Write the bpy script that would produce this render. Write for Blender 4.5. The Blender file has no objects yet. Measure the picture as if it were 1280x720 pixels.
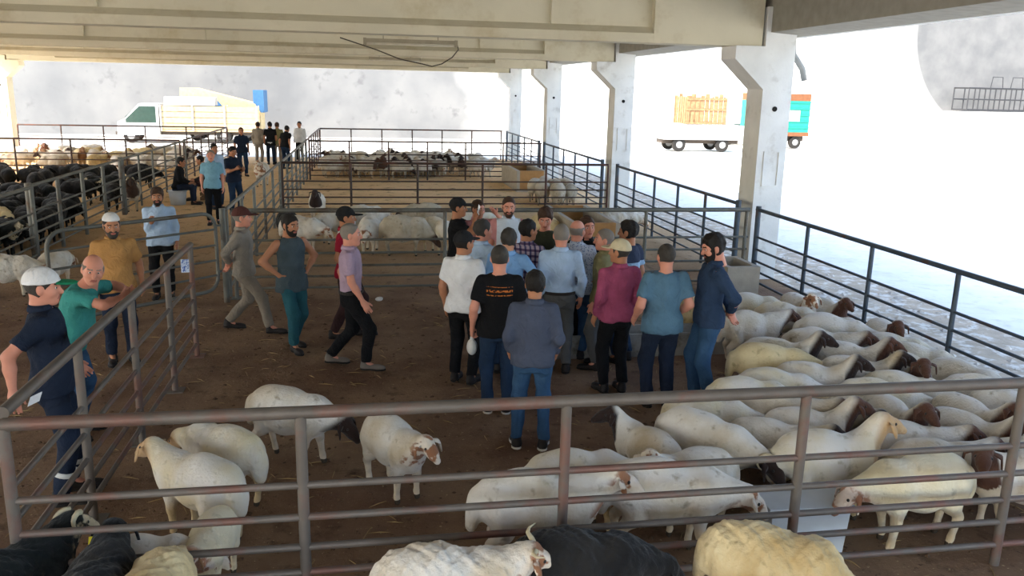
import bpy, math, random
import numpy as np
from mathutils import Matrix, Vector, Quaternion

# ------------------------------------------------------------------ camera, sky, sun, exposure
S = bpy.context.scene
COL = S.collection
CAM_H = 3.25
CAM_F = 1047.78          # focal length in pixels of a 1280x720 frame
CAM_R = np.array([[0.98554674, -0.16798859, 0.02185092],
                  [0.01739231, 0.22864426, 0.97335467],
                  [0.16850857, 0.95890648, -0.22826131]])
cam_data = bpy.data.cameras.new('camera')
cam_data.sensor_width = 36.0
cam_data.lens = CAM_F / 1280.0 * 36.0
cam_data.clip_end = 500
cam = bpy.data.objects.new('camera', cam_data)
COL.objects.link(cam)
m4 = Matrix.Identity(4)
for i in range(3):
    m4[i][0] = CAM_R[0][i]; m4[i][1] = CAM_R[1][i]; m4[i][2] = -CAM_R[2][i]
m4[2][3] = CAM_H
cam.matrix_world = m4
S.camera = cam

SUN_DIR = Vector((0.90, 0.52, -1.0)).normalized()
world = bpy.data.worlds.new('sky'); S.world = world; world.use_nodes = True
wn = world.node_tree.nodes; wl = world.node_tree.links
sky = wn.new('ShaderNodeTexSky'); sky.sky_type = 'NISHITA'; sky.sun_disc = False
sky.sun_elevation = math.asin(-SUN_DIR.z)
sky.sun_rotation = math.atan2(-SUN_DIR.x, -SUN_DIR.y)
sky.air_density = 1.0; sky.dust_density = 2.0; sky.ozone_density = 1.0
wn['Background'].inputs[1].default_value = 0.36
wl.new(sky.outputs[0], wn['Background'].inputs[0])
sun_d = bpy.data.lights.new('sun', 'SUN'); sun_d.energy = 7.0; sun_d.angle = 0.009; sun_d.color = (1.0, 0.94, 0.84)
sun = bpy.data.objects.new('sun', sun_d); COL.objects.link(sun)
sun.rotation_euler = SUN_DIR.to_track_quat('-Z', 'Y').to_euler()
sun.location = (-30, -20, 30)
vs = S.view_settings
vs.view_transform = 'Standard'; vs.look = 'None'; vs.gamma = 1.0; vs.use_curve_mapping = False
vs.exposure = 1.06

# ------------------------------------------------------------------ helpers
def at(px, py, z=0.0):
    """the place in the world, at height z, that the photograph shows at this pixel"""
    d = CAM_R.T @ np.array([(px - 640) / CAM_F, (360 - py) / CAM_F, 1.0])
    t = (z - CAM_H) / d[2]
    return np.array([d[0] * t, d[1] * t, z])

def srgb(r, g, b):
    f = lambda c: c / 12.92 if c <= 0.04045 else ((c + 0.055) / 1.055) ** 2.4
    return (f(r / 255), f(g / 255), f(b / 255))

MATS = {}
def mat(name, col, rough=0.85, metal=0.0, var=0.12, vscale=6.0, bump=0.0, bscale=40.0, world_space=False,
        col2=None, c2scale=2.0, c2lo=0.5, c2hi=0.62, spec=0.3, emit=None, alpha=None, trans=0.0):
    if name in MATS: return MATS[name]
    m = bpy.data.materials.new(name); m.use_nodes = True
    n = m.node_tree.nodes; l = m.node_tree.links; p = n['Principled BSDF']
    p.inputs['Roughness'].default_value = rough; p.inputs['Metallic'].default_value = metal
    p.inputs['Specular IOR Level'].default_value = spec
    if world_space:
        co = n.new('ShaderNodeNewGeometry').outputs['Position']
    else:
        co = n.new('ShaderNodeTexCoord').outputs['Object']
    nz = n.new('ShaderNodeTexNoise'); nz.inputs['Scale'].default_value = vscale; nz.inputs['Detail'].default_value = 4
    l.new(co, nz.inputs['Vector'])
    mx = n.new('ShaderNodeMix'); mx.data_type = 'RGBA'
    mr = n.new('ShaderNodeMapRange'); mr.inputs[1].default_value = 0.3; mr.inputs[2].default_value = 0.7
    l.new(nz.outputs['Fac'], mr.inputs[0]); l.new(mr.outputs[0], mx.inputs[0])
    mx.inputs[6].default_value = (*[c * (1 - var) for c in col], 1)
    mx.inputs[7].default_value = (*[min(1, c * (1 + var)) for c in col], 1)
    out = mx.outputs[2]
    if col2 is not None:
        n2 = n.new('ShaderNodeTexNoise'); n2.inputs['Scale'].default_value = c2scale; n2.inputs['Detail'].default_value = 6
        n2.inputs['Roughness'].default_value = 0.65
        l.new(co, n2.inputs['Vector'])
        r2 = n.new('ShaderNodeMapRange'); r2.inputs[1].default_value = c2lo; r2.inputs[2].default_value = c2hi
        l.new(n2.outputs['Fac'], r2.inputs[0])
        m2 = n.new('ShaderNodeMix'); m2.data_type = 'RGBA'
        l.new(r2.outputs[0], m2.inputs[0]); l.new(out, m2.inputs[6]); m2.inputs[7].default_value = (*col2, 1)
        out = m2.outputs[2]
    l.new(out, p.inputs['Base Color'])
    if bump:
        nb = n.new('ShaderNodeTexNoise'); nb.inputs['Scale'].default_value = bscale; nb.inputs['Detail'].default_value = 5
        l.new(co, nb.inputs['Vector'])
        b = n.new('ShaderNodeBump'); b.inputs['Strength'].default_value = bump; b.inputs['Distance'].default_value = 0.02
        l.new(nb.outputs['Fac'], b.inputs['Height']); l.new(b.outputs[0], p.inputs['Normal'])
    if trans: p.inputs['Transmission Weight'].default_value = trans
    MATS[name] = m
    return m

def tag(o, label=None, cat=None, group=None, kind=None):
    if label: o['label'] = label
    if cat: o['category'] = cat
    if group: o['group'] = group
    if kind: o['kind'] = kind
    return o

def mesh(name, V, Fs, mats, smooth=False, mi=None):
    me = bpy.data.meshes.new(name)
    me.from_pydata([tuple(map(float, v)) for v in V], [], [tuple(map(int, f)) for f in Fs])
    for m in (mats if isinstance(mats, (list, tuple)) else [mats]): me.materials.append(m)
    if smooth: me.polygons.foreach_set('use_smooth', np.ones(len(me.polygons), bool))
    if mi is not None: me.polygons.foreach_set('material_index', np.asarray(mi, np.int32))
    me.update()
    return me

def obj(name, me, parent=None, loc=(0, 0, 0), rot=None, scale=None, mtx=None):
    o = bpy.data.objects.new(name, me); COL.objects.link(o)
    if parent is not None: o.parent = parent
    if mtx is not None: o.matrix_local = mtx
    else:
        o.location = loc
        if rot is not None: o.rotation_euler = rot
        if scale is not None: o.scale = scale
    return o

def empty(name, loc=(0, 0, 0), rz=0.0):
    o = bpy.data.objects.new(name, None); COL.objects.link(o); o.location = loc; o.rotation_euler = (0, 0, rz)
    o.empty_display_size = 0.1
    return o

class MB:
    """collects closed shapes into one mesh"""
    def __init__(s): s.V = []; s.F = []
    def add(s, V, Fs):
        n = len(s.V); s.V += [tuple(v) for v in V]; s.F += [tuple(i + n for i in f) for f in Fs]; return s
    def box(s, x0, x1, y0, y1, z0, z1):
        V = [(x, y, z) for z in (z0, z1) for y in (y0, y1) for x in (x0, x1)]
        return s.add(V, [(0, 2, 3, 1), (4, 5, 7, 6), (0, 1, 5, 4), (2, 6, 7, 3), (0, 4, 6, 2), (1, 3, 7, 5)])
    def prism(s, prof, a0, a1, axis='x'):
        """profile [(u,v)] extruded; axis x: (u,v)=(y,z); y: (x,z); z: (x,y)"""
        k = len(prof); f = {'x': lambda a, u, v: (a, u, v), 'y': lambda a, u, v: (u, a, v), 'z': lambda a, u, v: (u, v, a)}[axis]
        V = [f(a0, u, v) for u, v in prof] + [f(a1, u, v) for u, v in prof]
        Fs = [(i, (i + 1) % k, (i + 1) % k + k, i + k) for i in range(k)] + [tuple(range(k - 1, -1, -1)), tuple(range(k, 2 * k))]
        return s.add(V, Fs)
    def tube(s, pts, r, n=8, closed=False):
        pts = [np.array(p, float) for p in pts]; m = len(pts); rr = r if isinstance(r, (list, tuple)) else [r] * m
        V = []
        prev = None
        for i, p in enumerate(pts):
            if closed: t = pts[(i + 1) % m] - pts[i - 1]
            else: t = pts[min(i + 1, m - 1)] - pts[max(i - 1, 0)]
            t = t / (np.linalg.norm(t) + 1e-9)
            if prev is None:
                u = np.cross(t, [0, 0, 1.0])
                if np.linalg.norm(u) < 1e-3: u = np.cross(t, [0, 1.0, 0])
            else: u = prev - t * (prev @ t)
            u /= np.linalg.norm(u); w = np.cross(t, u); prev = u
            for k in range(n):
                a = 2 * math.pi * k / n; V.append(p + rr[i] * (math.cos(a) * u + math.sin(a) * w))
        Fs = []
        for i in range(m if closed else m - 1):
            j = (i + 1) % m
            for k in range(n):
                Fs.append((i * n + k, i * n + (k + 1) % n, j * n + (k + 1) % n, j * n + k))
        if not closed: Fs += [tuple(range(n - 1, -1, -1)), tuple((m - 1) * n + k for k in range(n))]
        return s.add(V, Fs)
    def lathe(s, prof, n=16, c=(0, 0, 0)):
        V = []; k = len(prof)
        for r, z in prof:
            for i in range(n):
                a = 2 * math.pi * i / n; V.append((c[0] + r * math.cos(a), c[1] + r * math.sin(a), c[2] + z))
        Fs = [(j * n + i, j * n + (i + 1) % n, (j + 1) * n + (i + 1) % n, (j + 1) * n + i) for j in range(k - 1) for i in range(n)]
        Fs += [tuple(range(n - 1, -1, -1)), tuple((k - 1) * n + i for i in range(n))]
        return s.add(V, Fs)
    def ball(s, c, r, n=8, m=6):
        r = r if isinstance(r, (tuple, list)) else (r, r, r)
        V = [(c[0], c[1], c[2] - r[2])]
        for j in range(1, m):
            b = math.pi * j / m - math.pi / 2
            for i in range(n):
                a = 2 * math.pi * i / n; V.append((c[0] + r[0] * math.cos(b) * math.cos(a), c[1] + r[1] * math.cos(b) * math.sin(a), c[2] + r[2] * math.sin(b)))
        V.append((c[0], c[1], c[2] + r[2])); L = len(V) - 1
        Fs = [(0, 1 + (i + 1) % n, 1 + i) for i in range(n)]
        for j in range(m - 2):
            for i in range(n): Fs.append((1 + j * n + i, 1 + j * n + (i + 1) % n, 1 + (j + 1) * n + (i + 1) % n, 1 + (j + 1) * n + i))
        Fs += [(1 + (m - 2) * n + i, 1 + (m - 2) * n + (i + 1) % n, L) for i in range(n)]
        return s.add(V, Fs)
    def me(s, name, m, smooth=False): return mesh(name, s.V, s.F, m, smooth)
    def build(s, name, m, parent=None, smooth=False, **k): return obj(name, s.me(name, m, smooth), parent, **k)

# ---- signed distance shapes, meshed by surface nets (for bodies)
def rcone(P, a, b, ra, rb):
    a = np.asarray(a, np.float32); b = np.asarray(b, np.float32); ba = b - a
    q = P - a; t = np.clip((q @ ba) / max(float(ba @ ba), 1e-9), 0, 1)
    return np.linalg.norm(q - t[..., None] * ba, axis=-1) - (ra + (rb - ra) * t)
def ell(P, c, r):
    q = (P - np.asarray(c, np.float32)) / np.asarray(r, np.float32)
    return (np.linalg.norm(q, axis=-1) - 1) * min(r)
def smin(a, b, k):
    h = np.maximum(k - np.abs(a - b), 0) / k
    return np.minimum(a, b) - h * h * k * 0.25
def smax(a, b, k): return -smin(-a, -b, k)
def net(f, lo, hi, h):
    lo = np.asarray(lo, np.float32); hi = np.asarray(hi, np.float32)
    n = np.ceil((hi - lo) / h).astype(int) + 2
    ax = [lo[i] + h * np.arange(n[i], dtype=np.float32) for i in range(3)]
    P = np.stack(np.meshgrid(*ax, indexing='ij'), -1)
    D = f(P).astype(np.float32); I = D < 0
    C = [(i, j, k) for i in (0, 1) for j in (0, 1) for k in (0, 1)]
    sl = lambda A, c: A[c[0]:n[0] - 1 + c[0], c[1]:n[1] - 1 + c[1], c[2]:n[2] - 1 + c[2]]
    cnt = sum(sl(I, c).astype(np.int8) for c in C)
    act = np.argwhere((cnt > 0) & (cnt < 8))
    idx = -np.ones(n - 1, np.int64); idx[tuple(act.T)] = np.arange(len(act))
    cv = np.stack([D[act[:, 0] + c[0], act[:, 1] + c[1], act[:, 2] + c[2]] for c in C], 1)
    acc = np.zeros((len(act), 3)); num = np.zeros(len(act))
    Cn = np.array(C, float)
    for a in range(8):
        for b in range(a + 1, 8):
            if abs(Cn[a] - Cn[b]).sum() != 1: continue
            s = (cv[:, a] < 0) != (cv[:, b] < 0)
            t = np.where(s, cv[:, a] / np.where(s, cv[:, a] - cv[:, b], 1), 0)
            acc += s[:, None] * (Cn[a] + t[:, None] * (Cn[b] - Cn[a])); num += s
    V = lo + h * (act + acc / num[:, None])
    Fs = []
    for d in range(3):
        u, w = (d + 1) % 3, (d + 2) % 3
        s0 = [slice(None)] * 3; s1 = [slice(None)] * 3
        s0[d] = slice(0, -1); s1[d] = slice(1, None)
        ch = I[tuple(s0)] != I[tuple(s1)]
        e = np.argwhere(ch); e = e[(e[:, u] > 0) & (e[:, w] > 0) & (e[:, u] < n[u] - 1) & (e[:, w] < n[w] - 1)]
        ins = I[tuple(e.T)]
        q = []
        for du, dw in ((-1, -1), (0, -1), (0, 0), (-1, 0)):
            c = e.copy(); c[:, u] += du; c[:, w] += dw; q.append(idx[tuple(c.T)])
        q = np.stack(q, 1); q[~ins] = q[~ins][:, ::-1]
        Fs.append(q)
    return V, np.concatenate(Fs)
def wob(P, f, a, s=0.0):
    return a * (np.sin(P[..., 0] * f + s) * np.sin(P[..., 1] * f * 1.13 + 1.7 * s + 1) + np.sin(P[..., 2] * f * 0.9 + s * 2.3) * np.sin((P[..., 0] + P[..., 1]) * f * 0.8 + 2.1))
def net_mesh(name, parts, mats):
    """parts: list of (V, F, material index); joined"""
    V = []; Fq = []; mi = []; o = 0
    for v, f, m in parts:
        v = np.asarray(v); V.append(v)
        Fq += [tuple(int(i) + o for i in q) for q in f]; mi += [m] * len(f) if np.isscalar(m) else list(m); o += len(v)
    return mesh(name, np.concatenate(V), Fq, mats, True, mi)

# ------------------------------------------------------------------ materials of the place
M_beam = mat('beam_concrete', srgb(206, 198, 172), 0.9, var=0.08, vscale=0.8, bump=0.15, bscale=12, world_space=True, col2=srgb(182, 168, 134), c2scale=1.2, c2lo=0.52, c2hi=0.75)
M_col = mat('column_concrete', srgb(220, 220, 216), 0.9, var=0.08, vscale=2.0, bump=0.15, bscale=25, world_space=True, col2=srgb(188, 184, 176), c2scale=2.5, c2lo=0.56, c2hi=0.75)
M_dark = mat('dark_hole', srgb(30, 28, 26), 0.9)
M_roof = mat('roof_concrete', srgb(150, 145, 132), 0.9, var=0.1, world_space=True)

# dirt floor: brown trampled earth, paler and sandier towards the far pens, flecked with straw
def dirt_material():
    m = bpy.data.materials.new('dirt_floor'); m.use_nodes = True
    n = m.node_tree.nodes; l = m.node_tree.links; p = n['Principled BSDF']
    p.inputs['Roughness'].default_value = 0.95; p.inputs['Specular IOR Level'].default_value = 0.15
    pos = n.new('ShaderNodeNewGeometry').outputs['Position']
    def noise(sc, det, rough=0.6):
        t = n.new('ShaderNodeTexNoise'); t.inputs['Scale'].default_value = sc; t.inputs['Detail'].default_value = det
        t.inputs['Roughness'].default_value = rough; l.new(pos, t.inputs['Vector']); return t.outputs['Fac']
    def rng(v, a, b):
        r = n.new('ShaderNodeMapRange'); r.inputs[1].default_value = a; r.inputs[2].default_value = b; l.new(v, r.inputs[0]); return r.outputs[0]
    def mix(f, a, b):
        x = n.new('ShaderNodeMix'); x.data_type = 'RGBA'; l.new(f, x.inputs[0])
        for k, c in ((6, a), (7, b)):
            if isinstance(c, tuple): x.inputs[k].default_value = (*c, 1)
            else: l.new(c, x.inputs[k])
        return x.outputs[2]
    base = mix(rng(noise(0.9, 6), 0.35, 0.65), srgb(110, 83, 66), srgb(142, 115, 90))
    sep = n.new('ShaderNodeSeparateXYZ'); l.new(pos, sep.inputs[0])
    sand = mix(rng(noise(0.5, 5), 0.3, 0.7), srgb(222, 184, 136), srgb(236, 204, 158))
    base = mix(rng(sep.outputs[1], 13.0, 24.0), base, sand)
    base = mix(rng(noise(2.3, 8, 0.7), 0.56, 0.70), base, srgb(78, 60, 46))
    base = mix(rng(noise(26, 4, 0.7), 0.63, 0.70), base, srgb(190, 168, 128))
    base = mix(rng(noise(14, 5, 0.7), 0.60, 0.70), base, srgb(66, 52, 42))
    l.new(base, p.inputs['Base Color'])
    b = n.new('ShaderNodeBump'); b.inputs['Strength'].default_value = 0.7; b.inputs['Distance'].default_value = 0.04
    l.new(noise(9, 8, 0.7), b.inputs['Height']); l.new(b.outputs[0], p.inputs['Normal'])
    return m
M_dirt = dirt_material()
M_yard = mat('yard_gravel', srgb(238, 236, 228), 0.95, var=0.06, vscale=1.5, bump=0.4, bscale=10, world_space=True, col2=srgb(214, 210, 200), c2scale=3.5, c2lo=0.52, c2hi=0.75)
M_strip = mat('rubble_strip', srgb(188, 172, 150), 0.95, var=0.18, vscale=3, bump=0.6, bscale=18, world_space=True, col2=srgb(226, 220, 208), c2scale=4, c2lo=0.5, c2hi=0.6)

# far retaining wall: pale poured concrete with cloudy stains and a whiter right part holding one greyer round patch
def wall_material():
    m = bpy.data.materials.new('retaining_wall'); m.use_nodes = True
    n = m.node_tree.nodes; l = m.node_tree.links; p = n['Principled BSDF']; p.inputs['Roughness'].default_value = 0.95
    pos = n.new('ShaderNodeNewGeometry').outputs['Position']
    def noise(sc, det):
        t = n.new('ShaderNodeTexNoise'); t.inputs['Scale'].default_value = sc; t.inputs['Detail'].default_value = det; l.new(pos, t.inputs['Vector']); return t.outputs['Fac']
    def rng(v, a, b):
        r = n.new('ShaderNodeMapRange'); r.inputs[1].default_value = a; r.inputs[2].default_value = b; l.new(v, r.inputs[0]); return r.outputs[0]
    def mix(f, a, b):
        x = n.new('ShaderNodeMix'); x.data_type = 'RGBA'; l.new(f, x.inputs[0])
        for k, c in ((6, a), (7, b)):
            if isinstance(c, tuple): x.inputs[k].default_value = (*c, 1)
            else: l.new(c, x.inputs[k])
        return x.outputs[2]
    base = mix(rng(noise(0.35, 6), 0.36, 0.66), WALL_A, WALL_B)
    base = mix(rng(noise(1.6, 5), 0.60, 0.78), base, WALL_C)
    white = mix(rng(noise(0.5, 5), 0.3, 0.7), srgb(226, 223, 216), srgb(238, 236, 230))
    sep = n.new('ShaderNodeSeparateXYZ'); l.new(pos, sep.inputs[0])
    edge = n.new('ShaderNodeMath'); edge.operation = 'MULTIPLY_ADD'; l.new(noise(0.4, 3), edge.inputs[0]); edge.inputs[1].default_value = 5.0; l.new(sep.outputs[0], edge.inputs[2])
    base = mix(rng(edge.outputs[0], 9.0, 17.0), base, white)
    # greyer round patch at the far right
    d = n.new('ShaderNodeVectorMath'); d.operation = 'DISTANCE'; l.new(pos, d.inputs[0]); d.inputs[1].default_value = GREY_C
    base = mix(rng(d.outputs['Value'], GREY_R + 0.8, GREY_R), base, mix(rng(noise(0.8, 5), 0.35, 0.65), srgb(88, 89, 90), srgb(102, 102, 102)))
    l.new(base, p.inputs['Base Color'])
    return m
WALL_A, WALL_B, WALL_C = srgb(96, 97, 98), srgb(112, 112, 111), srgb(90, 90, 91)
WALL_Y = 58.5
def on_wall(px, py, Y=WALL_Y):
    d = CAM_R.T @ np.array([(px - 640) / CAM_F, (360 - py) / CAM_F, 1.0]); t = Y / d[1]
    return np.array([d[0] * t, Y, CAM_H + d[2] * t])
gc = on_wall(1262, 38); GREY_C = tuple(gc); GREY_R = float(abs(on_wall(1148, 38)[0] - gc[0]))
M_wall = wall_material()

# ------------------------------------------------------------------ ground
fl = MB(); fl.box(-15.4, 7.35, -7, 41.2, -0.12, 0.0)
tag(fl.build('floor', M_dirt), kind='structure')
def smooth01(a, b, x): t = np.clip((x - a) / (b - a), 0, 1); return t * t * (3 - 2 * t)
gx = np.unique(np.concatenate([np.arange(-70, 80.1, 5.0), np.arange(28, 46, 1.5)])); gy = np.unique(np.concatenate([np.arange(-60, 60.1, 5.0), np.arange(44, 58, 1.5)]))
V = []; Fq = []
for j, y in enumerate(gy):
    for i, x in enumerate(gx):
        V.append((x, y, -0.03 + 2.55 * smooth01(31, 40, x) * smooth01(46, 54, y)))
for j in range(len(gy) - 1):
    for i in range(len(gx) - 1):
        a = j * len(gx) + i; Fq.append((a, a + 1, a + 1 + len(gx), a + len(gx)))
yard = obj('ground_yard', mesh('ground_yard', V, Fq, M_yard, True)); tag(yard, kind='structure')
st = MB(); st.box(7.35, 9.1, -7, 41.2, -0.2, -0.012)
tag(st.build('ground_strip', M_strip), kind='structure')
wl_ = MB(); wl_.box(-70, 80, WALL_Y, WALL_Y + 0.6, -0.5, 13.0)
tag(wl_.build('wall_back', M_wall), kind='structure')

# ------------------------------------------------------------------ columns, beams, roof
COL_Y = [14.0, 22.95, 31.9, 40.3]
COL_YN = [-3.9, 5.05] + COL_Y
COL_X0, COL_X1 = 6.80, 7.34           # right-hand row
SEAT = 4.10
def column(x0, x1, side, y, d=0.62, M_col=M_col):
    """side -1: corbel on the left; +1: corbel on the right"""
    xi = x0 if side < 0 else x1; e = 0.60 * side
    prof = [(x0, 0), (x1, 0), (x1, 4.1), (x1, 4.75), (x0, 4.75)]
    if side < 0: prof = [(x0, -0.1), (x1, -0.1), (x1, 4.75), (x0 - 0.02, 4.75), (x0 - 0.02, SEAT), (x0 - 0.55, SEAT), (x0 - 0.55, SEAT - 0.22), (x0, SEAT - 0.72)]
    else: prof = [(x0, -0.1), (x1, -0.1), (x1, SEAT - 0.72), (x1 + 0.55, SEAT - 0.22), (x1 + 0.55, SEAT), (x1 + 0.02, SEAT), (x1 + 0.02, 4.75), (x0, 4.75)]
    c = empty('column', (0, 0, 0)); tag(c, kind='structure')
    m = MB(); m.prism(prof, y, y + d, 'y'); m.build('shaft', M_col, c)
    # raised rim of the recessed panel and the lifting hole in the face
    cx = (x0 + x1) / 2; r = MB()
    z0, z1 = 1.72, 2.30; w = 0.13; t = 0.018
    r.box(cx - w, cx + w, y - t, y, z0 - 0.02, z0); r.box(cx - w, cx + w, y - t, y, z1, z1 + 0.02)
    r.box(cx - w - 0.02, cx - w, y - t, y, z0 - 0.02, z1 + 0.02); r.box(cx + w, cx + w + 0.02, y - t, y, z0 - 0.02, z1 + 0.02)
    r.build('panel_rim', M_col, c)
    h = MB(); h.tube([(cx - 0.02, y - 0.012, 3.05), (cx - 0.02, y + 0.02, 3.05)], 0.045, 12); h.build('lifting_hole', M_dark, c)
    return c
for y in COL_YN: column(COL_X0, COL_X1, -1, y)
for y in COL_YN: column(-15.75, -15.2, 1, y, M_col=M_beam)

def girder(y, x0, x1):
    b = empty('ceiling_beam', (0, y, 0)); tag(b, kind='structure')
    # I-profile (y, z)
    zb = SEAT; T = 1.18
    prof = [(-0.02, 0), (0.46, 0), (0.46, 0.15), (0.32, 0.26), (0.32, T - 0.22), (0.50, T - 0.12), (0.50, T), (-0.06, T), (-0.06, T - 0.12), (0.12, T - 0.22), (0.12, 0.26), (-0.02, 0.15)]
    m = MB(); m.prism([(u, zb + v) for u, v in prof], x0 + 1.95, x1 - 1.95, 'x'); m.build('web_girder', M_beam, b)
    for a0, a1 in ((x0, x0 + 1.95), (x1 - 1.95, x1)):
        e = MB(); e.prism([(-0.025, zb - 0.004), (0.465, zb - 0.004), (0.465, zb + T), (-0.025, zb + T)], a0, a1, 'x'); e.build('end_block', M_beam, b)
    k = MB(); k.box(-0.055, 0.12, -0.06, 0.06, zb + 0.26, zb + T - 0.12); km = k.me('stiffener', M_beam)
    # box above is laid out as x: depth, y: width, so turn it
    for x in (-12.6, -9.6, -6.9, -4.02, 3.1):
        o = obj('stiffener', km, b, (x, 0.0, 0), (0, 0, math.pi / 2)); o.location = (x, 0.10, 0); o.scale = (0.9, 1, 1)
    return b
for y in COL_YN: girder(y + 0.08, -15.15, 6.74)

# eave beams along both rows and the roof deck
def eave(x0, x1, name):
    e = MB()
    prof = [(x0, 4.33), (x1, 4.29), (x1 + 0.04, 4.29), (x1 + 0.04, 5.3), (x0, 5.3)]
    e.prism(prof, -6.6, 41.0, 'y'); tag(e.build(name, M_roof), kind='structure')
eave(6.86, 7.50, 'trim_1'); eave(-15.85, -15.2, 'trim_2')
lip = MB(); lip.box(7.54, 7.70, -6.6, 41.0, 4.285, 4.40); tag(lip.build('trim_3', M_col), kind='structure')
rf = MB(); rf.box(-16.2, 7.95, -6.8, 41.3, 5.28, 5.46); tag(rf.build('ceiling', M_roof), kind='structure')
# drain pipe elbow behind the near column's head
M_pipe = mat('drain_pipe', srgb(150, 150, 145), 0.6, metal=0.2)
dp = MB(); dp.tube([(7.42, 14.30, 4.3), (7.46, 14.30, 4.0), (7.66, 14.30, 3.75), (7.72, 14.30, 3.55)], 0.055, 10)
tag(dp.build('drain_pipe', M_pipe, smooth=True), 'short grey drain pipe elbow at the head of the nearest column', 'pipe')

# fluorescent fittings hung below the beams, with loose wiring
M_fit = mat('light_fitting', srgb(150, 140, 118), 0.6, var=0.1); M_tube = mat('dead_tube', srgb(205, 198, 180), 0.4); M_wire = mat('wire', srgb(70, 62, 52), 0.7)
def on_depth(px, py, Y): return on_wall(px, py, Y)
a, b_ = on_depth(456, 51, 17.5), on_depth(570, 53, 17.5)
lf = empty('strip_light', ((a[0] + b_[0]) / 2, 17.5, a[2])); L = (b_[0] - a[0]) / 2
m = MB(); m.box(-L, L, -0.05, 0.05, -0.02, 0.05); m.build('housing', M_fit, lf)
for s in (-1, 1): m = MB(); m.box(s * L - 0.03, s * L + 0.03, -0.06, 0.06, -0.07, 0.06); m.build('end_cap', M_fit, lf)
m = MB(); m.tube([(-L, 0, -0.05), (L, 0, -0.05)], 0.018, 8); m.build('tube_lamp', M_tube, lf, True)
for s in (-0.6, 0.6): m = MB(); m.tube([(s * L, 0, 0.05), (s * L, 0, 5.3 - a[2])], 0.006, 5); m.build('hanger', M_wire, lf)
tag(lf, 'unlit strip light hung below the beams above the pens, with trailing wire', 'light')
c0 = on_depth(571, 56, 17.5) - np.array(lf.location)
m = MB(); pts = [on_depth(x, y, 17.5) - np.array(lf.location) for x, y in ((571, 54), (573, 62), (565, 72), (552, 80), (540, 83), (528, 80), (500, 74), (470, 62), (425, 47))]
m.tube(pts, 0.012, 5); m.build('trailing_wire', M_wire, lf, True)
a, b_ = on_depth(461, 73, 26.5), on_depth(526, 75, 26.5)
lf = empty('strip_light', ((a[0] + b_[0]) / 2, 26.5, a[2])); L = (b_[0] - a[0]) / 2
m = MB(); m.box(-L, L, -0.05, 0.05, -0.02, 0.05); m.build('housing', M_fit, lf)
m = MB(); m.tube([(-L, 0, -0.05), (L, 0, -0.05)], 0.018, 8); m.build('tube_lamp', M_tube, lf, True)
for s in (-0.6, 0.6): m = MB(); m.tube([(s * L, 0, 0.05), (s * L, 0, 5.3 - a[2])], 0.006, 5); m.build('hanger', M_wire, lf)
tag(lf, 'smaller unlit strip light farther back under the roof', 'light')

# ------------------------------------------------------------------ pipe fences
def pipe_mat(name, col, rust, lo, hi): return mat(name, col, 0.55, metal=0.35, var=0.15, vscale=5, bump=0.1, bscale=60, world_space=True, col2=rust, c2scale=2.2, c2lo=lo, c2hi=hi)
M_near = pipe_mat('worn_pipe', srgb(110, 102, 95), srgb(122, 90, 80), 0.48, 0.62)
M_blue = pipe_mat('dark_blue_pipe', srgb(72, 82, 92), srgb(84, 66, 60), 0.55, 0.65)
M_gal = pipe_mat('grey_pipe', srgb(108, 108, 102), srgb(92, 78, 66), 0.52, 0.66)
M_rust = pipe_mat('rusty_dark_pipe', srgb(72, 60, 56), srgb(92, 62, 54), 0.48, 0.6)
def unit_pipe(m, n=12):
    V = []; 
    for x in (0, 1):
        for k in range(n): a = 2 * math.pi * k / n; V.append((x, math.cos(a), math.sin(a)))
    Fs = [(k, (k + 1) % n, (k + 1) % n + n, k + n) for k in range(n)] + [tuple(range(n - 1, -1, -1)), tuple(range(n, 2 * n))]
    me = mesh('pipe', V, Fs, m, True)
    me.polygons[n].use_smooth = False; me.polygons[n + 1].use_smooth = False
    return me
PIPES = {}
def pipe(name, parent, p0, p1, r, m):
    if m.name not in PIPES: PIPES[m.name] = unit_pipe(m)
    d = Vector(p1) - Vector(p0)
    q = Vector((1, 0, 0)).rotation_difference(d)
    o = obj(name, PIPES[m.name], parent, p0); o.rotation_mode = 'QUATERNION'; o.rotation_quaternion = q; o.scale = (d.length, r, r)
    return o
ZS = (0.92, 0.71, 0.51, 0.34, 0.16)
def fence(label, p0, p1, posts, m, zs=ZS, top=1.385, rt=0.032, rl=0.019, rp=0.030, end=None, name='pipe_fence', foot=False):
    p0 = np.array(p0, float); p1 = np.array(p1, float); L = np.linalg.norm(p1 - p0); ang = math.atan2(*(p1 - p0)[::-1])
    e = empty(name, (p0[0], p0[1], 0), ang); tag(e, label, 'fence')
    pipe('top_rail', e, (0, 0, top), (L, 0, top), rt, m)
    for z in zs: pipe('rail', e, (0, 0, z), (L, 0, z), rl, m)
    n = len(posts)
    for i, t in enumerate(posts):
        ed = i in (0, n - 1)
        r = end if (end and ed) else rp
        pipe('post', e, (t, 0, -0.03), (t, 0, top + (0.06 if (end and ed) else 0)), r, m)
        if foot:
            f = MB(); f.box(t - 0.09, t + 0.09, -0.09, 0.09, 0, 0.012); f.build('foot_plate', m, e)
    return e
def spaced(a, b, n): return [a + (b - a) * i / (n - 1) for i in range(n)]
fence('worn grey and rusty pink pipe fence crossing the foreground', (-2.02, 4.77), (6.5, 4.77), [0, 1.61, 3.22, 4.83, 6.44, 8.05], M_near, rt=0.039, rl=0.023, rp=0.034)
fence('pipe fence running back on the left that the bald man leans on', (-2.09, 4.95), (-2.09, 10.35), [1.3, 2.75, 4.15, 5.38], M_near, rt=0.038, rl=0.021, rp=0.033, end=None, foot=True)
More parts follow.
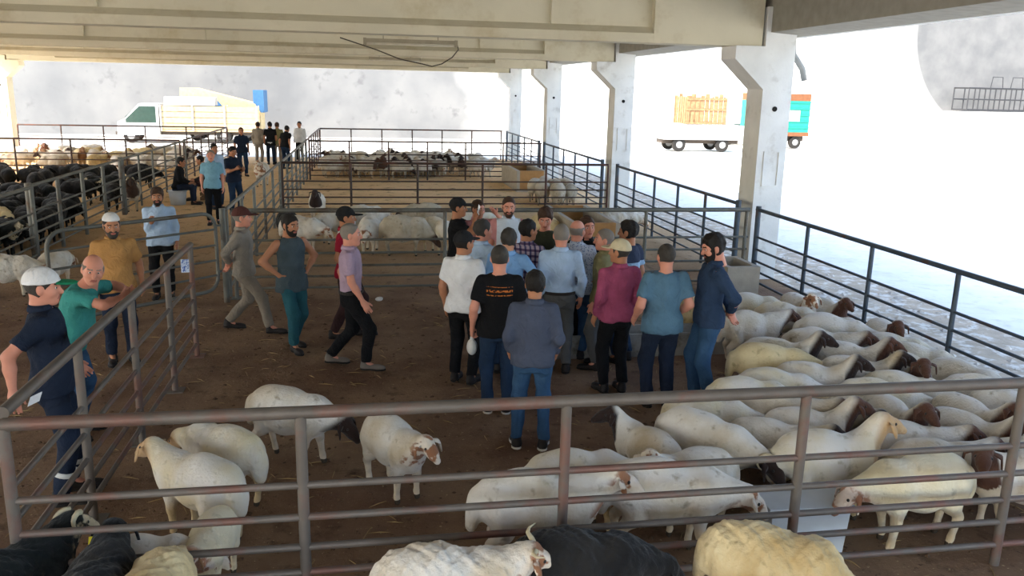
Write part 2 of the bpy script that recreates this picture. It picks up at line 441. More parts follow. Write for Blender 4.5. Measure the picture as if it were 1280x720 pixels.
fence('dark blue pipe fence beside the flock, nearest bay on the right', (6.55, 4.9), (6.55, 13.3), spaced(0, 8.35, 6), M_blue, end=0.045)
fence('dark blue pipe fence on the right between the two nearest columns', (6.55, 14.05), (6.55, 21.55), spaced(0, 7.5, 6), M_blue, end=0.05)
fence('dark pipe fence on the right between second and third columns', (6.55, 23.0), (6.55, 31.0), spaced(0, 8, 6), M_blue, end=0.05)
fence('dark pipe fence on the right between the two farthest columns', (6.55, 32.0), (6.55, 39.6), spaced(0, 7.6, 6), M_blue, end=0.05)
fence('pipe fence behind the crowd of men, its top rail at chest height', (-2.05, 13.27), (6.4, 13.27), [0.02, 3.27, 6.62, 8.4], M_gal, rt=0.036, foot=True)
fence('rust brown pipe fence at the middle of the pens with sandy floor behind', (-2.1, 21.9), (6.4, 21.9), spaced(0, 8.5, 6), M_rust)
fence('rust brown pipe fence in front of the far flock', (-2.0, 31.0), (6.45, 31.0), spaced(0, 8.4, 7), M_rust)
fence('farthest thin pipe fence before the back wall, right of the alley', (-2.1, 40.4), (6.45, 40.4), spaced(0, 8.5, 7), M_rust, zs=(0.92, 0.51))
fence('pale pipe fence along the right side of the alley, nearer half', (-2.15, 13.4), (-2.15, 21.8), spaced(0, 8.4, 6), M_gal)
fence('pipe fence along the right side of the alley, farther half', (-2.12, 22.0), (-2.12, 30.9), spaced(0, 8.9, 7), M_gal)
fence('pipe fence at the far end of the alley, right side', (-2.12, 31.2), (-2.12, 40.3), spaced(0, 9.1, 7), M_rust)
fence('grey pipe fence of the black goats pen, nearest panel at the left edge', (-5.95, 9.8), (-5.95, 16.3), spaced(0, 6.5, 4), M_gal, rp=0.04)
fence('grey pipe fence in front of the black goats', (-6.05, 16.45), (-6.05, 22.4), spaced(0, 5.95, 5), M_gal, rp=0.04, end=0.06)
fence('pipe fence along the left side of the alley behind the seated men', (-6.05, 22.6), (-6.05, 30.2), spaced(0, 7.6, 6), M_gal)
fence('far pipe fence along the left side of the alley', (-6.15, 30.5), (-6.15, 39.9), spaced(0, 9.4, 7), M_rust)
fence('dark rusty pipe fence between the black goats and the far left flock', (-14.9, 30.35), (-6.25, 30.35), spaced(0, 8.65, 6), M_rust)
fence('thin pipe fence behind the far left flock before the white truck', (-14.9, 40.1), (-6.2, 40.1), spaced(0, 8.7, 6), M_rust)

# open gate with rounded corners
g0 = np.array((-2.24, 12.95)); g1 = np.array((-4.0, 11.25)); gl = np.linalg.norm(g1 - g0)
ge = empty('farm_gate', (*g0, 0), math.atan2(*(g1 - g0)[::-1])); tag(ge, 'grey farm gate with rounded corners swung open into the alley', 'gate')
R = 0.22; zt, zb = 1.40, 0.22; pts = []
for cx, cz, a0 in ((R, zb + R, 180), (gl - R, zb + R, 270), (gl - R, zt - R, 0), (R, zt - R, 90)):
    for k in range(6):
        a = math.radians(a0 + 90 * k / 5); pts.append((cx + R * math.cos(a), 0, cz + R * math.sin(a)))
m = MB(); m.tube(pts, 0.027, 10, True); m.build('gate_frame', M_gal, ge, True)
for z in (0.45, 0.68, 0.91, 1.15): pipe('rail', ge, (0.01, 0, z), (gl - 0.01, 0, z), 0.017, M_gal)
pipe('post', ge, (-0.13, 0, -0.03), (-0.13, 0, 1.45), 0.045, M_gal)
for z in (0.5, 1.2): pipe('hinge', ge, (-0.13, 0, z), (0.01, 0, z), 0.018, M_gal)

# ------------------------------------------------------------------ troughs
M_trough = mat('trough_concrete', srgb(170, 160, 145), 0.9, var=0.1, bump=0.2, world_space=True)
M_tin = mat('trough_tin', srgb(150, 146, 138), 0.6, metal=0.2, world_space=True, col2=srgb(110, 98, 84), c2scale=3)
M_tan = mat('trough_tan', srgb(176, 132, 84), 0.9, var=0.12, world_space=True)
def trough(label, x0, x1, y0, y1, h, wall, m, m_end=None):
    e = empty('feed_trough', ((x0 + x1) / 2, (y0 + y1) / 2, 0)); tag(e, label, 'trough')
    w, d = (x1 - x0) / 2, (y1 - y0) / 2
    b = MB(); b.box(-w, w, -d, d, 0, 0.08); b.build('trough_floor', m, e)
    for s in (-1, 1):
        b = MB(); q = (w if s > 0 else -w + wall)
        b.box(q - wall, q, -d, d, 0.08, h); b.build('side', m, e)
        b = MB(); q = (d if s > 0 else -d + wall)
        b.box(-w + wall, w - wall, q - wall, q, 0.08, h); b.build('end', m_end or m, e)
    return e
trough('long low metal trough on the ground behind the legs of the men', 2.2, 4.75, 9.75, 10.2, 0.30, 0.03, M_tin)
trough('concrete feed trough beside the fence, near the closest column', 5.6, 6.15, 12.2, 13.1, 0.62, 0.08, M_trough)
trough('tan ended concrete trough behind the crowd of men', 4.0, 4.95, 15.9, 18.6, 0.75, 0.09, M_trough, M_tan)
trough('tan ended concrete trough in the sandy pen by the third column', 4.9, 5.9, 27.4, 30.6, 0.70, 0.1, M_trough, M_tan)
# white water box by the foreground fence
M_box = mat('white_plastic', srgb(200, 206, 212), 0.5, var=0.05)
p0 = at(1008, 700, 0)
wb = empty('water_box', (3.14, 5.24, 0), math.radians(-3)); tag(wb, 'white plastic water box behind the foreground fence', 'water box')
m = MB(); prof = [(-0.27, 0), (0.27, 0), (0.30, 0.34), (-0.30, 0.34)]
m.prism(prof, -0.16, 0.16, 'y'); m.build('tank', M_box, wb)
m = MB(); m.box(-0.325, 0.325, -0.18, 0.18, 0.34, 0.375); m.build('lid', M_box, wb)

# ------------------------------------------------------------------ sheep and goats
def fleece(name, wool, dirt, face, leg, patch=None, dark_belly=False):
    m = bpy.data.materials.new(name); m.use_nodes = True
    n = m.node_tree.nodes; l = m.node_tree.links; p = n['Principled BSDF']
    p.inputs['Roughness'].default_value = 0.95; p.inputs['Specular IOR Level'].default_value = 0.1
    try: p.inputs['Sheen Weight'].default_value = 0.15
    except Exception: pass
    co = n.new('ShaderNodeTexCoord').outputs['Object']
    oi = n.new('ShaderNodeObjectInfo')
    off = n.new('ShaderNodeVectorMath'); off.operation = 'MULTIPLY_ADD'; l.new(oi.outputs['Random'], off.inputs[0]); off.inputs[1].default_value = (37, 53, 71); l.new(co, off.inputs[2])
    def noise(sc, det):
        t = n.new('ShaderNodeTexNoise'); t.inputs['Scale'].default_value = sc; t.inputs['Detail'].default_value = det; l.new(off.outputs[0], t.inputs['Vector']); return t.outputs['Fac']
    def rng(v, a, b, c=0.0, d=1.0):
        r = n.new('ShaderNodeMapRange'); r.inputs[1].default_value = a; r.inputs[2].default_value = b; r.inputs[3].default_value = c; r.inputs[4].default_value = d; l.new(v, r.inputs[0]); return r.outputs[0]
    def mix(f, a, b):
        x = n.new('ShaderNodeMix'); x.data_type = 'RGBA'; l.new(f, x.inputs[0])
        for k, c in ((6, a), (7, b)):
            if isinstance(c, tuple): x.inputs[k].default_value = (*c, 1)
            else: l.new(c, x.inputs[k])
        return x.outputs[2]
    base = mix(rng(noise(2.6, 5), 0.42, 0.70), wool, dirt)
    base = mix(rng(noise(11, 5), 0.60, 0.78), base, tuple(c * 0.62 for c in dirt))
    at_ = n.new('ShaderNodeAttribute'); at_.attribute_name = 'part'
    sp = n.new('ShaderNodeSeparateColor'); l.new(at_.outputs['Color'], sp.inputs[0])
    fc = face
    if patch is not None: fc = mix(rng(noise(9, 3), 0.50, 0.56), face, patch)
    base = mix(sp.outputs[1], base, mix(rng(noise(8, 3), 0.45, 0.65), leg, tuple(c * 0.7 for c in leg)))
    base = mix(sp.outputs[0], base, fc)
    l.new(base, p.inputs['Base Color'])
    b = n.new('ShaderNodeBump'); b.inputs['Strength'].default_value = 0.5; b.inputs['Distance'].default_value = 0.02
    t = n.new('ShaderNodeTexNoise'); t.inputs['Scale'].default_value = 38; t.inputs['Detail'].default_value = 5; l.new(co, t.inputs['Vector'])
    l.new(t.outputs['Fac'], b.inputs['Height']); l.new(b.outputs[0], p.inputs['Normal'])
    return m
W_ = srgb(224, 217, 206); D_ = srgb(196, 178, 148); Y_ = srgb(218, 202, 164)
FLEECE = {
    'brown': fleece('fleece_brown_head', W_, D_, srgb(88, 60, 48), srgb(216, 200, 176)),
    'dark': fleece('fleece_dark_head', W_, D_, srgb(52, 40, 36), srgb(206, 190, 168)),
    'tan': fleece('fleece_tan_head', W_, Y_, srgb(196, 162, 122), srgb(206, 182, 142)),
    'white': fleece('fleece_white_head', W_, D_, srgb(222, 208, 190), srgb(216, 200, 176), patch=srgb(150, 104, 76)),
    'speckled': fleece('fleece_speckled_head', srgb(230, 218, 190), Y_, srgb(168, 122, 98), srgb(222, 204, 172), patch=srgb(220, 200, 182)),
    'yellow': fleece('fleece_yellow', srgb(222, 202, 158), srgb(186, 158, 108), srgb(150, 112, 80), srgb(190, 164, 120)),
    'grey': fleece('fleece_grey', srgb(196, 186, 168), srgb(160, 146, 122), srgb(70, 54, 46), srgb(170, 154, 130)),
    'black': fleece('fleece_black', srgb(30, 30, 31), srgb(46, 44, 42), srgb(28, 27, 27), srgb(34, 32, 30)),
    'blackcream': fleece('fleece_black_cream_face', srgb(26, 30, 30), srgb(40, 42, 42), srgb(30, 32, 30), srgb(34, 32, 30), patch=srgb(196, 180, 150)),
}
M_hoof = mat('hoof', srgb(60, 52, 44), 0.8); M_eye = mat('sheep_eye', srgb(24, 18, 14), 0.3, spec=0.5)
M_horn = mat('horn', srgb(196, 182, 150), 0.6, var=0.15, vscale=20); M_tag = mat('yellow_tag', srgb(228, 212, 40), 0.5)

POSE = {  # neck end (poll), nose direction
    'level': ((0.60, 0.0, 0.70), (0.83, 0.0, -0.55)),
    'up': ((0.53, 0.0, 0.82), (0.88, 0.0, -0.46)),
    'low': ((0.64, 0.0, 0.50), (0.62, 0.0, -0.78)),
    'graze': ((0.63, 0.0, 0.36), (0.48, 0.0, -0.87)),
    'left': ((0.50, 0.12, 0.77), (0.42, 0.80, -0.42)),
    'right': ((0.50, -0.12, 0.77), (0.42, -0.80, -0.42)),
    'back': ((0.42, 0.20, 0.80), (-0.25, 0.85, -0.45)),
}
def unit(v): v = np.array(v, float); return v / np.linalg.norm(v)
def squeeze(v):
    v = np.array(v, float); x = v[:, 0]; v[:, 0] = np.where(x < 0.30, x * 0.84, x - 0.048); return v
def sheep_mesh(name, pose, h, fat=0.0, seed=0, legs=True):
    poll, nd = POSE[pose]; poll = np.array(poll); nd = unit(nd)
    side = unit(np.cross([0, 0, 1], nd)); upv = np.cross(nd, side)
    muz = poll + nd * 0.20
    rs = random.Random(seed)
    st = [rs.uniform(-0.05, 0.05) for _ in range(4)]
    def skull(P):
        d = rcone(P, poll + upv * 0.0, poll + nd * 0.11, 0.066, 0.052)
        d = smin(d, rcone(P, poll + nd * 0.09 + upv * 0.012, muz, 0.046, 0.033), 0.04)
        d = smin(d, rcone(P, poll + nd * 0.04 - upv * 0.045, poll + nd * 0.15 - upv * 0.03, 0.036, 0.022), 0.03)
        return d
    def neck(P): return rcone(P, (0.33, 0, 0.55), tuple(poll - nd * 0.02 - upv * 0.02), 0.150 + fat, 0.080 + fat * 0.5)
    def trunk(P):
        Q = P * np.array([1, 1.06, 1], np.float32)
        d = rcone(Q, (0.27, 0, 0.535), (-0.02, 0, 0.505), 0.165 + fat, 0.195 + fat)
        d = smin(d, rcone(Q, (-0.02, 0, 0.505), (-0.34, 0, 0.545), 0.195 + fat, 0.165 + fat), 0.10)
        d = smin(d, ell(P, (0.30, 0, 0.45), (0.13, 0.12, 0.15)), 0.08)
        d = smin(d, ell(P, (-0.13, 0, 0.545), (0.33, 0.185 + fat, 0.205 + fat)), 0.08)
        return d
    def tail(P): return smin(ell(P, (-0.52, 0.0, 0.47), (0.055, 0.095, 0.13)), rcone(P, (-0.50, 0, 0.56), (-0.545, 0, 0.36), 0.05, 0.035), 0.05)
    legdefs = []
    for s, (i) in ((1, 0), (-1, 1)):
        a = st[i]; b = st[i + 2]
        legdefs.append([((0.27, s * 0.085, 0.46), 0.095), ((0.275 + a * 0.3, s * 0.105, 0.26), 0.040), ((0.27 + a, s * 0.105, 0.08), 0.026), ((0.285 + a, s * 0.105, 0.022), 0.030)])
        legdefs.append([((-0.30, s * 0.085, 0.50), 0.125), ((-0.27 + b * 0.3, s * 0.115, 0.37), 0.078), ((-0.385 + b * 0.7, s * 0.105, 0.26), 0.038), ((-0.345 + b, s * 0.105, 0.08), 0.026), ((-0.325 + b, s * 0.105, 0.022), 0.030)])
    def legf(P):
        d = None
        for ch in legdefs:
            c = None
            for (a, ra), (b, rb) in zip(ch[:-1], ch[1:]):
                q = rcone(P, a, b, ra, rb); c = q if c is None else smin(c, q, 0.03)
            d = c if d is None else np.minimum(d, c)
        return np.maximum(d, 0.002 - P[..., 2])
    def f(P):
        d = smin(trunk(P), neck(P), 0.10)
        if fat > 0.015: d = d + wob(P, 34, 0.006, seed) + wob(P, 75, 0.004, seed + 1)
        else: d = d + wob(P, 16, 0.004, seed)
        d = smin(d, skull(P), 0.035)
        d = smin(d, tail(P), 0.05)
        return smin(d, legf(P), 0.05)
    lo = (-0.68, min(-0.30, muz[1] - 0.1), -0.01); hi = (max(0.62, muz[0] + 0.08, poll[0] + 0.12), max(0.30, muz[1] + 0.1), max(0.80, poll[2] + 0.12))
    V, Fs = net(f, lo, hi, h)
    dk = skull(V.astype(np.float32)); dn = np.minimum(neck(V.astype(np.float32)), trunk(V.astype(np.float32)))
    along = (V - poll) @ nd
    face = np.clip((along + 0.085) / 0.06 - np.clip((0.40 - V[:, 0]) / 0.03, 0, 9), 0, 1) * (np.minimum(dk, neck(V.astype(np.float32))) < 0.03) * (V[:, 2] > 0.16)
    legm = np.clip((0.36 - V[:, 2]) / 0.10, 0, 1) * (1 - face) * (np.minimum(trunk(V.astype(np.float32)), 9) > 0.02)
    fm = np.where(V[Fs].mean(1)[:, 2] < 0.045, 1, 0)
    parts = [(V, Fs, fm)]; attr = [np.stack([face, legm, np.zeros(len(V)), np.ones(len(V))], 1)]
    # ears: long drooping leaves
    for s in (1, -1):
        base = poll + side * s * 0.055 + upv * 0.015 - nd * 0.005
        tip = base + side * s * 0.085 - np.array([0, 0, 0.10]) + nd * 0.03
        mid = base + side * s * 0.075 - np.array([0, 0, 0.02]) + nd * 0.005
        k = MB(); path = [base, base * 0.5 + mid * 0.5 + upv * 0.006, mid, mid * 0.5 + tip * 0.5, tip]; wd = [0.016, 0.027, 0.034, 0.028, 0.008]
        vv = []
        for p, w in zip(path, wd):
            for a in range(6):
                t = 2 * math.pi * a / 6; vv.append(p + nd * (w * math.cos(t)) + side * s * (0.010 * math.sin(t)))
        ff = [(i * 6 + a, i * 6 + (a + 1) % 6, i * 6 + 6 + (a + 1) % 6, i * 6 + 6 + a) for i in range(4) for a in range(6)] + [tuple(range(24, 30))]
        parts.append((np.array(vv), ff, 0)); attr.append(np.tile([1, 0, 0, 1], (len(vv), 1)))
        e = MB(); e.ball(tuple(poll + nd * 0.065 + side * s * 0.053 + upv * 0.022), 0.014, 6, 4)
        parts.append((np.array(e.V), e.F, 2)); attr.append(np.tile([1, 0, 0, 1], (len(e.V), 1)))
    parts = [(squeeze(v), f_, m_) for v, f_, m_ in parts]
    me = net_mesh(name, parts, [FLEECE['brown'], M_hoof, M_eye])
    ca = me.color_attributes.new('part', 'FLOAT_COLOR', 'POINT')
    ca.data.foreach_set('color', np.concatenate(attr).astype(np.float32).ravel())
    return me
SHEEP = {}
def sheep_of(pose, res, woolly, v):
    k = (pose, res, woolly, v)
    if k not in SHEEP: SHEEP[k] = sheep_mesh('sheep_' + pose, pose, res, 0.030 if woolly else 0.0, seed=hash_(pose) + 7 * v + (3 if woolly else 0))
    return SHEEP[k]
def hash_(s): return sum(ord(c) * (i + 1) for i, c in enumerate(s)) % 97
hb = MB(); pts = []; rr = []
for k in range(9):
    a = k / 8 * 3.9; r = 0.075 * (1 - 0.25 * k / 8)
    pts.append((-0.02 - r * math.sin(a) * 0.9, 0.045 + 0.08 * k / 8, 0.055 - r + r * math.cos(a) + 0.02)); rr.append(0.022 * (1 - 0.8 * k / 8))
hb.tube(pts, rr, 7); ME_hornL = hb.me('horn', M_horn, True)
hb = MB(); hb.tube([(x, -y, z) for x, y, z in pts], rr, 7); ME_hornR = hb.me('horn', M_horn, True)
sb_pts = [(-0.01, 0.04, 0.045), (-0.04, 0.08, 0.06), (-0.06, 0.13, 0.06), (-0.05, 0.18, 0.075), (-0.02, 0.21, 0.11)]; sr = [0.02, 0.018, 0.014, 0.009, 0.003]
hb = MB(); hb.tube(sb_pts, sr, 7); ME_wideL = hb.me('horn', M_horn, True)
hb = MB(); hb.tube([(x, -y, z) for x, y, z in sb_pts], sr, 7); ME_wideR = hb.me('horn', M_horn, True)
tb = MB(); tb.box(-0.004, 0.004, -0.022, 0.022, -0.05, 0.0); ME_tag = tb.me('ear_tag', M_tag)

def head_matrix(pose):
    poll, nd = POSE[pose]; nd = unit(nd); side = unit(np.cross([0, 0, 1], nd)); up = np.cross(nd, side)
    m = Matrix.Identity(4)
    for i in range(3): m[i][0] = nd[i]; m[i][1] = side[i]; m[i][2] = up[i]; m[i][3] = poll[i] - (0.048 if i == 0 else 0)
    return m
def sheep(x, y, heading, pose='level', col='brown', label='', group=None, woolly=False, scale=1.0, res=0.017, horns=None, tagged=False, kind='sheep', v=0):
    o = obj('goat' if kind == 'goat' else 'sheep', sheep_of(pose, res, woolly, v), None, (x, y, 0), (0, 0, math.radians(heading)), (scale,) * 3)
    o.material_slots[0].link = 'OBJECT'; o.material_slots[0].material = FLEECE[col]
    tag(o, label, kind, group)
    if horns:
        hm = head_matrix(pose)
        for me in ((ME_hornL, ME_hornR) if horns == 'curl' else (ME_wideL, ME_wideR)): obj('horn', me, o, mtx=hm)
    if tagged:
        hm = head_matrix(pose) @ Matrix.Translation((0.0, 0.125, -0.03)); obj('ear_tag', ME_tag, o, mtx=hm)
    return o

# each: pixel of the middle of the back, heading (0 right, 90 away from the camera), pose, colouring, options, label
FLOCK = []
def S_(px, py, hd, pose, col, label, **k):
    sc = k['scale'] = k.get('scale', 1.0) * 0.86; p = at(px, py, 0.735 * sc); FLOCK.append(dict(x=p[0], y=p[1], h=hd, pose=pose, col=col, label=label, k={q: w for q, w in k.items() if q != 'pin'}, fixed=k.get('pin', False)))
# loose sheep on the left of the pen
S_(362, 487, -30, 'low', 'dark', 'white sheep with lowered black head, farthest of the loose ones on the left', scale=1.08, v=1)
S_(492, 526, -60, 'level', 'white', 'cream sheep with white and brown face standing in front of the two walking men', v=1)
S_(278, 533, 140, 'low', 'tan', 'white sheep seen from the rump between the black-headed sheep and the left fence', scale=1.04, v=0)
S_(246, 573, 142, 'level', 'tan', 'white sheep facing left with a pale head raised by the left fence', scale=1.04, v=1)
S_(178, 672, 5, 'low', 'white', 'pale sheep behind the foreground fence at bottom left, cut off by the frame', scale=0.8, pin=True)
S_(262, 650, -98, 'level', 'speckled', 'pinkish brown headed sheep at bottom left behind the foreground fence', scale=0.8, pin=True)
# along the foreground fence
S_(682, 606, -5, 'level', 'white', 'long white sheep with brown cheek standing along the foreground fence', scale=1.16, v=1)
S_(722, 566, 4, 'low', 'tan', 'cream sheep nearest the young man in the slate shirt', scale=1.04)
S_(850, 595, -12, 'low', 'white', 'white sheep with its head down beside the white water box', scale=1.16)
S_(846, 530, 112, 'left', 'dark', 'white sheep with a black head turned away, behind the teal shirted man', scale=0.95)
S_(905, 573, 186, 'left', 'white', 'sheep with a white and brown face looking towards the camera among the foreground flock')
S_(912, 520, -52, 'low', 'dark', 'rounded cream sheep with curled horns and lowered dark head', scale=1.12, horns='curl', v=1)
S_(950, 508, -25, 'level', 'dark', 'sheep standing behind the curled horn ram')
S_(1045, 538, -2, 'up', 'tan', 'tall white sheep with pale tan head held high in the middle of the flock', scale=1.12, v=1)
S_(1140, 580, 184, 'low', 'speckled', 'yellowish sheep with speckled brown head facing left at the foreground fence', scale=1.12, v=1)
S_(1160, 548, -8, 'level', 'brown', 'white sheep right behind the speckled headed one')
S_(1262, 580, 172, 'left', 'brown', 'brown headed sheep at the right edge facing left behind the fence', scale=1.08)
S_(1238, 520, -60, 'up', 'brown', 'sheep with brown and white head near the last fence post on the right')
S_(1196, 503, -80, 'up', 'brown', 'sheep with dark brown head looking at the camera, right of the tall pale headed one')
S_(985, 496, -30, 'level', 'brown', 'round backed sheep just under the top rail, nearest to the man in the navy jacket')
S_(1010, 508, -12, 'up', 'brown', 'sheep with large brown head behind the tall pale headed one', v=1)
S_(1070, 486, -84, 'level', 'dark', 'black faced sheep looking at the camera below the top rail')
S_(1140, 492, -88, 'up', 'brown', 'brown faced sheep with long hanging ears facing the camera')
S_(1205, 478, -20, 'level', 'dark', 'sheep with black and white head below the top rail near the right edge')
S_(1262, 490, -15, 'low', 'tan', 'pale sheep against the right edge of the picture below the top rail')
# upper part of the flock
S_(940, 390, -2, 'level', 'brown', 'sheep standing side on beside the man in the navy jacket', scale=1.06, v=1)
S_(952, 368, -20, 'low', 'tan', 'tan backed sheep by the foot of the nearest column')
S_(1000, 372, -95, 'up', 'white', 'white crowned sheep looking at the camera by the right fence')
S_(1022, 375, -85, 'up', 'brown', 'brown headed sheep next to the white crowned one by the right fence', scale=0.95)
S_(985, 382, -34, 'low', 'tan', 'sheep behind the side on one, its head hidden')
S_(1042, 396, -30, 'low', 'tan', 'bare white back of a sheep below the two faces by the fence')
S_(1080, 398, -30, 'low', 'tan', 'large cream sheep pressed against the right fence', scale=1.1)
S_(1040, 420, -24, 'level', 'brown', 'sheep with dark brown head pointing right in the upper flock', scale=1.05, v=1)
S_(1040, 443, -24, 'up', 'dark', 'sheep with black head pointing right, in front of the dark brown one', scale=1.05)
S_(1135, 408, -105, 'up', 'brown', 'brown faced sheep facing the camera close to the fence post')
S_(980, 447, -20, 'low', 'yellow', 'tan and white sheep alone at the left front of the upper flock', scale=1.1, v=1)
S_(1062, 470, -22, 'up', 'dark', 'sheep with speckled dark face low in the upper flock')
S_(1112, 440, -34, 'up', 'brown', 'white backed sheep in the centre of the upper flock with a brown head')
S_(1158, 434, -36, 'low', 'tan', 'white backed sheep near the fence, right of the brown faced one')
S_(1180, 460, -112, 'up', 'brown', 'broad brown headed sheep facing the camera at the right of the upper flock')
S_(1207, 448, -60, 'low', 'white', 'pure white sheep close to the right fence')
S_(1120, 472, -25, 'low', 'tan', 'sheep directly above the top rail in the middle of the upper flock')
S_(955, 482, -15, 'low', 'tan', 'sheep back showing above the top rail below the navy jacketed man')
S_(862, 372, -60, 'low', 'yellow', 'tan sheep between the teal shirted man and the man in navy jacket')
S_(1095, 455, -28, 'up', 'dark', 'dark headed sheep in the thick of the upper flock, left of the broad brown one')
S_(1015, 470, -24, 'low', 'tan', 'cream back in the lower left of the upper flock, behind the top rail')
S_(1150, 468, -30, 'low', 'tan', 'white back between the broad brown head and the top rail')
S_(1235, 468, -35, 'low', 'tan', 'white back in the corner between right fence and top rail')
S_(1100, 505, -20, 'level', 'brown', 'brown headed sheep under the top rail, left of the one with long hanging ears')
S_(1110, 418, -30, 'low', 'tan', 'white back left of the brown face near the fence post')
S_(900, 500, -20, 'low', 'tan', 'cream back below the feet of the man in the navy jacket')
S_(1260, 545, -20, 'low', 'tan', 'white back at the right edge between the brown heads')
N_MAIN = len(FLOCK)
# camera side of the foreground fence
def C_(px, py, hd, pose, col, label, z=0.705, **k):
    sc = k['scale'] = k.get('scale', 1.0) * 0.92; p = at(px, py, z * sc); FLOCK.append(dict(x=p[0], y=p[1], h=hd, pose=pose, col=col, label=label, k=k, fixed=True))
C_(556, 692, -3, 'level', 'white', 'woolly white sheep with wide horns at the bottom edge of the picture', z=0.735, woolly=True, horns='wide', scale=1.0, res=0.013)
C_(725, 672, -5, 'low', 'black', 'black woolly sheep back at the bottom edge beside the wide horned one', z=0.735, woolly=True, res=0.013)
C_(965, 668, -28, 'graze', 'yellow', 'yellowish woolly sheep rump at the bottom edge on the right', z=0.735, woolly=True, res=0.013)
C_(112, 715, 92, 'level', 'black', 'black goat with cream ear and yellow tag at the bottom left fence', z=0.735, woolly=True, tagged=True, kind='goat', res=0.013)
C_(-5, 700, 60, 'level', 'blackcream', 'black goat with cream horn and yellow tag at the bottom left corner', z=0.735, woolly=True, horns='curl', tagged=True, kind='goat', res=0.013)
C_(182, 722, 85, 'low', 'yellow', 'yellowish fleece just showing at the bottom edge right of the black goat', z=0.735, woolly=True, res=0.013)

def settle(items, box=None, people=(), iters=60):
    """push overlapping bodies apart"""
    offs = (-0.30, -0.10, 0.10, 0.30); r = 0.195
    for it in range(iters):
        pos = [[(s['x'] + o * s['k'].get('scale', 1) * math.cos(math.radians(s['h'])), s['y'] + o * s['k'].get('scale', 1) * math.sin(math.radians(s['h']))) for o in offs] for s in items]
        mv = [[0.0, 0.0] for _ in items]
        for i in range(len(items)):
            for j in range(i + 1, len(items)):
                if abs(items[i]['x'] - items[j]['x']) > 1.6 or abs(items[i]['y'] - items[j]['y']) > 1.6: continue
                for a in pos[i]:
                    for b in pos[j]:
                        dx, dy = a[0] - b[0], a[1] - b[1]; d = math.hypot(dx, dy)
                        lim = r * (items[i]['k'].get('scale', 1) + items[j]['k'].get('scale', 1)) + (0.03 if items[i]['k'].get('woolly') else 0)
                        if d < lim:
                            q = (lim - d) * 0.16 / max(d, 1e-3)
                            mv[i][0] += dx * q; mv[i][1] += dy * q; mv[j][0] -= dx * q; mv[j][1] -= dy * q
            for (qx, qy, qr) in people:
                for a in pos[i]:
                    dx, dy = a[0] - qx, a[1] - qy; d = math.hypot(dx, dy); lim = r + qr
                    if d < lim: q = (lim - d) * 0.4 / max(d, 1e-3); mv[i][0] += dx * q; mv[i][1] += dy * q
        for s, m_, ps in zip(items, mv, pos):
            if s.get('fixed'): continue
            s['x'] += max(-.08, min(.08, m_[0])); s['y'] += max(-.08, min(.08, m_[1]))
            bx = s.get('box') or box
            if bx:
                q_ = s['k'].get('scale', 1); hx = 0.60 * q_ * abs(math.cos(math.radians(s['h']))) + 0.22 * q_ * abs(math.sin(math.radians(s['h']))); hy = 0.60 * q_ * abs(math.sin(math.radians(s['h']))) + 0.22 * q_ * abs(math.cos(math.radians(s['h'])))
                s['x'] = min(max(s['x'], bx[0] + hx), bx[1] - hx); s['y'] = min(max(s['y'], bx[2] + hy), bx[3] - hy)

# ------------------------------------------------------------------ people
SKIN = {'a': mat('skin_warm', srgb(196, 142, 112), 0.55, var=0.06, vscale=12), 'b': mat('skin_tan', srgb(172, 118, 88), 0.55, var=0.06, vscale=12), 'c': mat('skin_ruddy', srgb(204, 140, 118), 0.55, var=0.08, vscale=12)}
HAIR = {'black': mat('hair_black', srgb(26, 22, 20), 0.7, bump=0.5, bscale=90), 'brown': mat('hair_brown', srgb(62, 42, 30), 0.7, bump=0.5, bscale=90), 'grey': mat('hair_grey', srgb(122, 114, 106), 0.7, bump=0.5, bscale=90), 'dark': mat('hair_dark_grey', srgb(58, 54, 50), 0.7, bump=0.5, bscale=90)}
M_lip = mat('lips', srgb(160, 92, 82), 0.5); M_eyew = mat('eye_white', srgb(225, 220, 212), 0.3); M_pupil = mat('pupil', srgb(24, 18, 16), 0.2)
def cloth(name, c, var=0.14, **k):
    m = mat('cloth_' + name, srgb(*c), 0.9, var=var, vscale=5, bump=0.75, bscale=9, spec=0.12, **k)
    for n in m.node_tree.nodes:
        if n.type == 'TEX_NOISE' and n.inputs['Scale'].default_value == 9: n.inputs['Distortion'].default_value = 1.8; n.inputs['Detail'].default_value = 3
        if n.type == 'BUMP': n.inputs['Distance'].default_value = 0.03
    return m
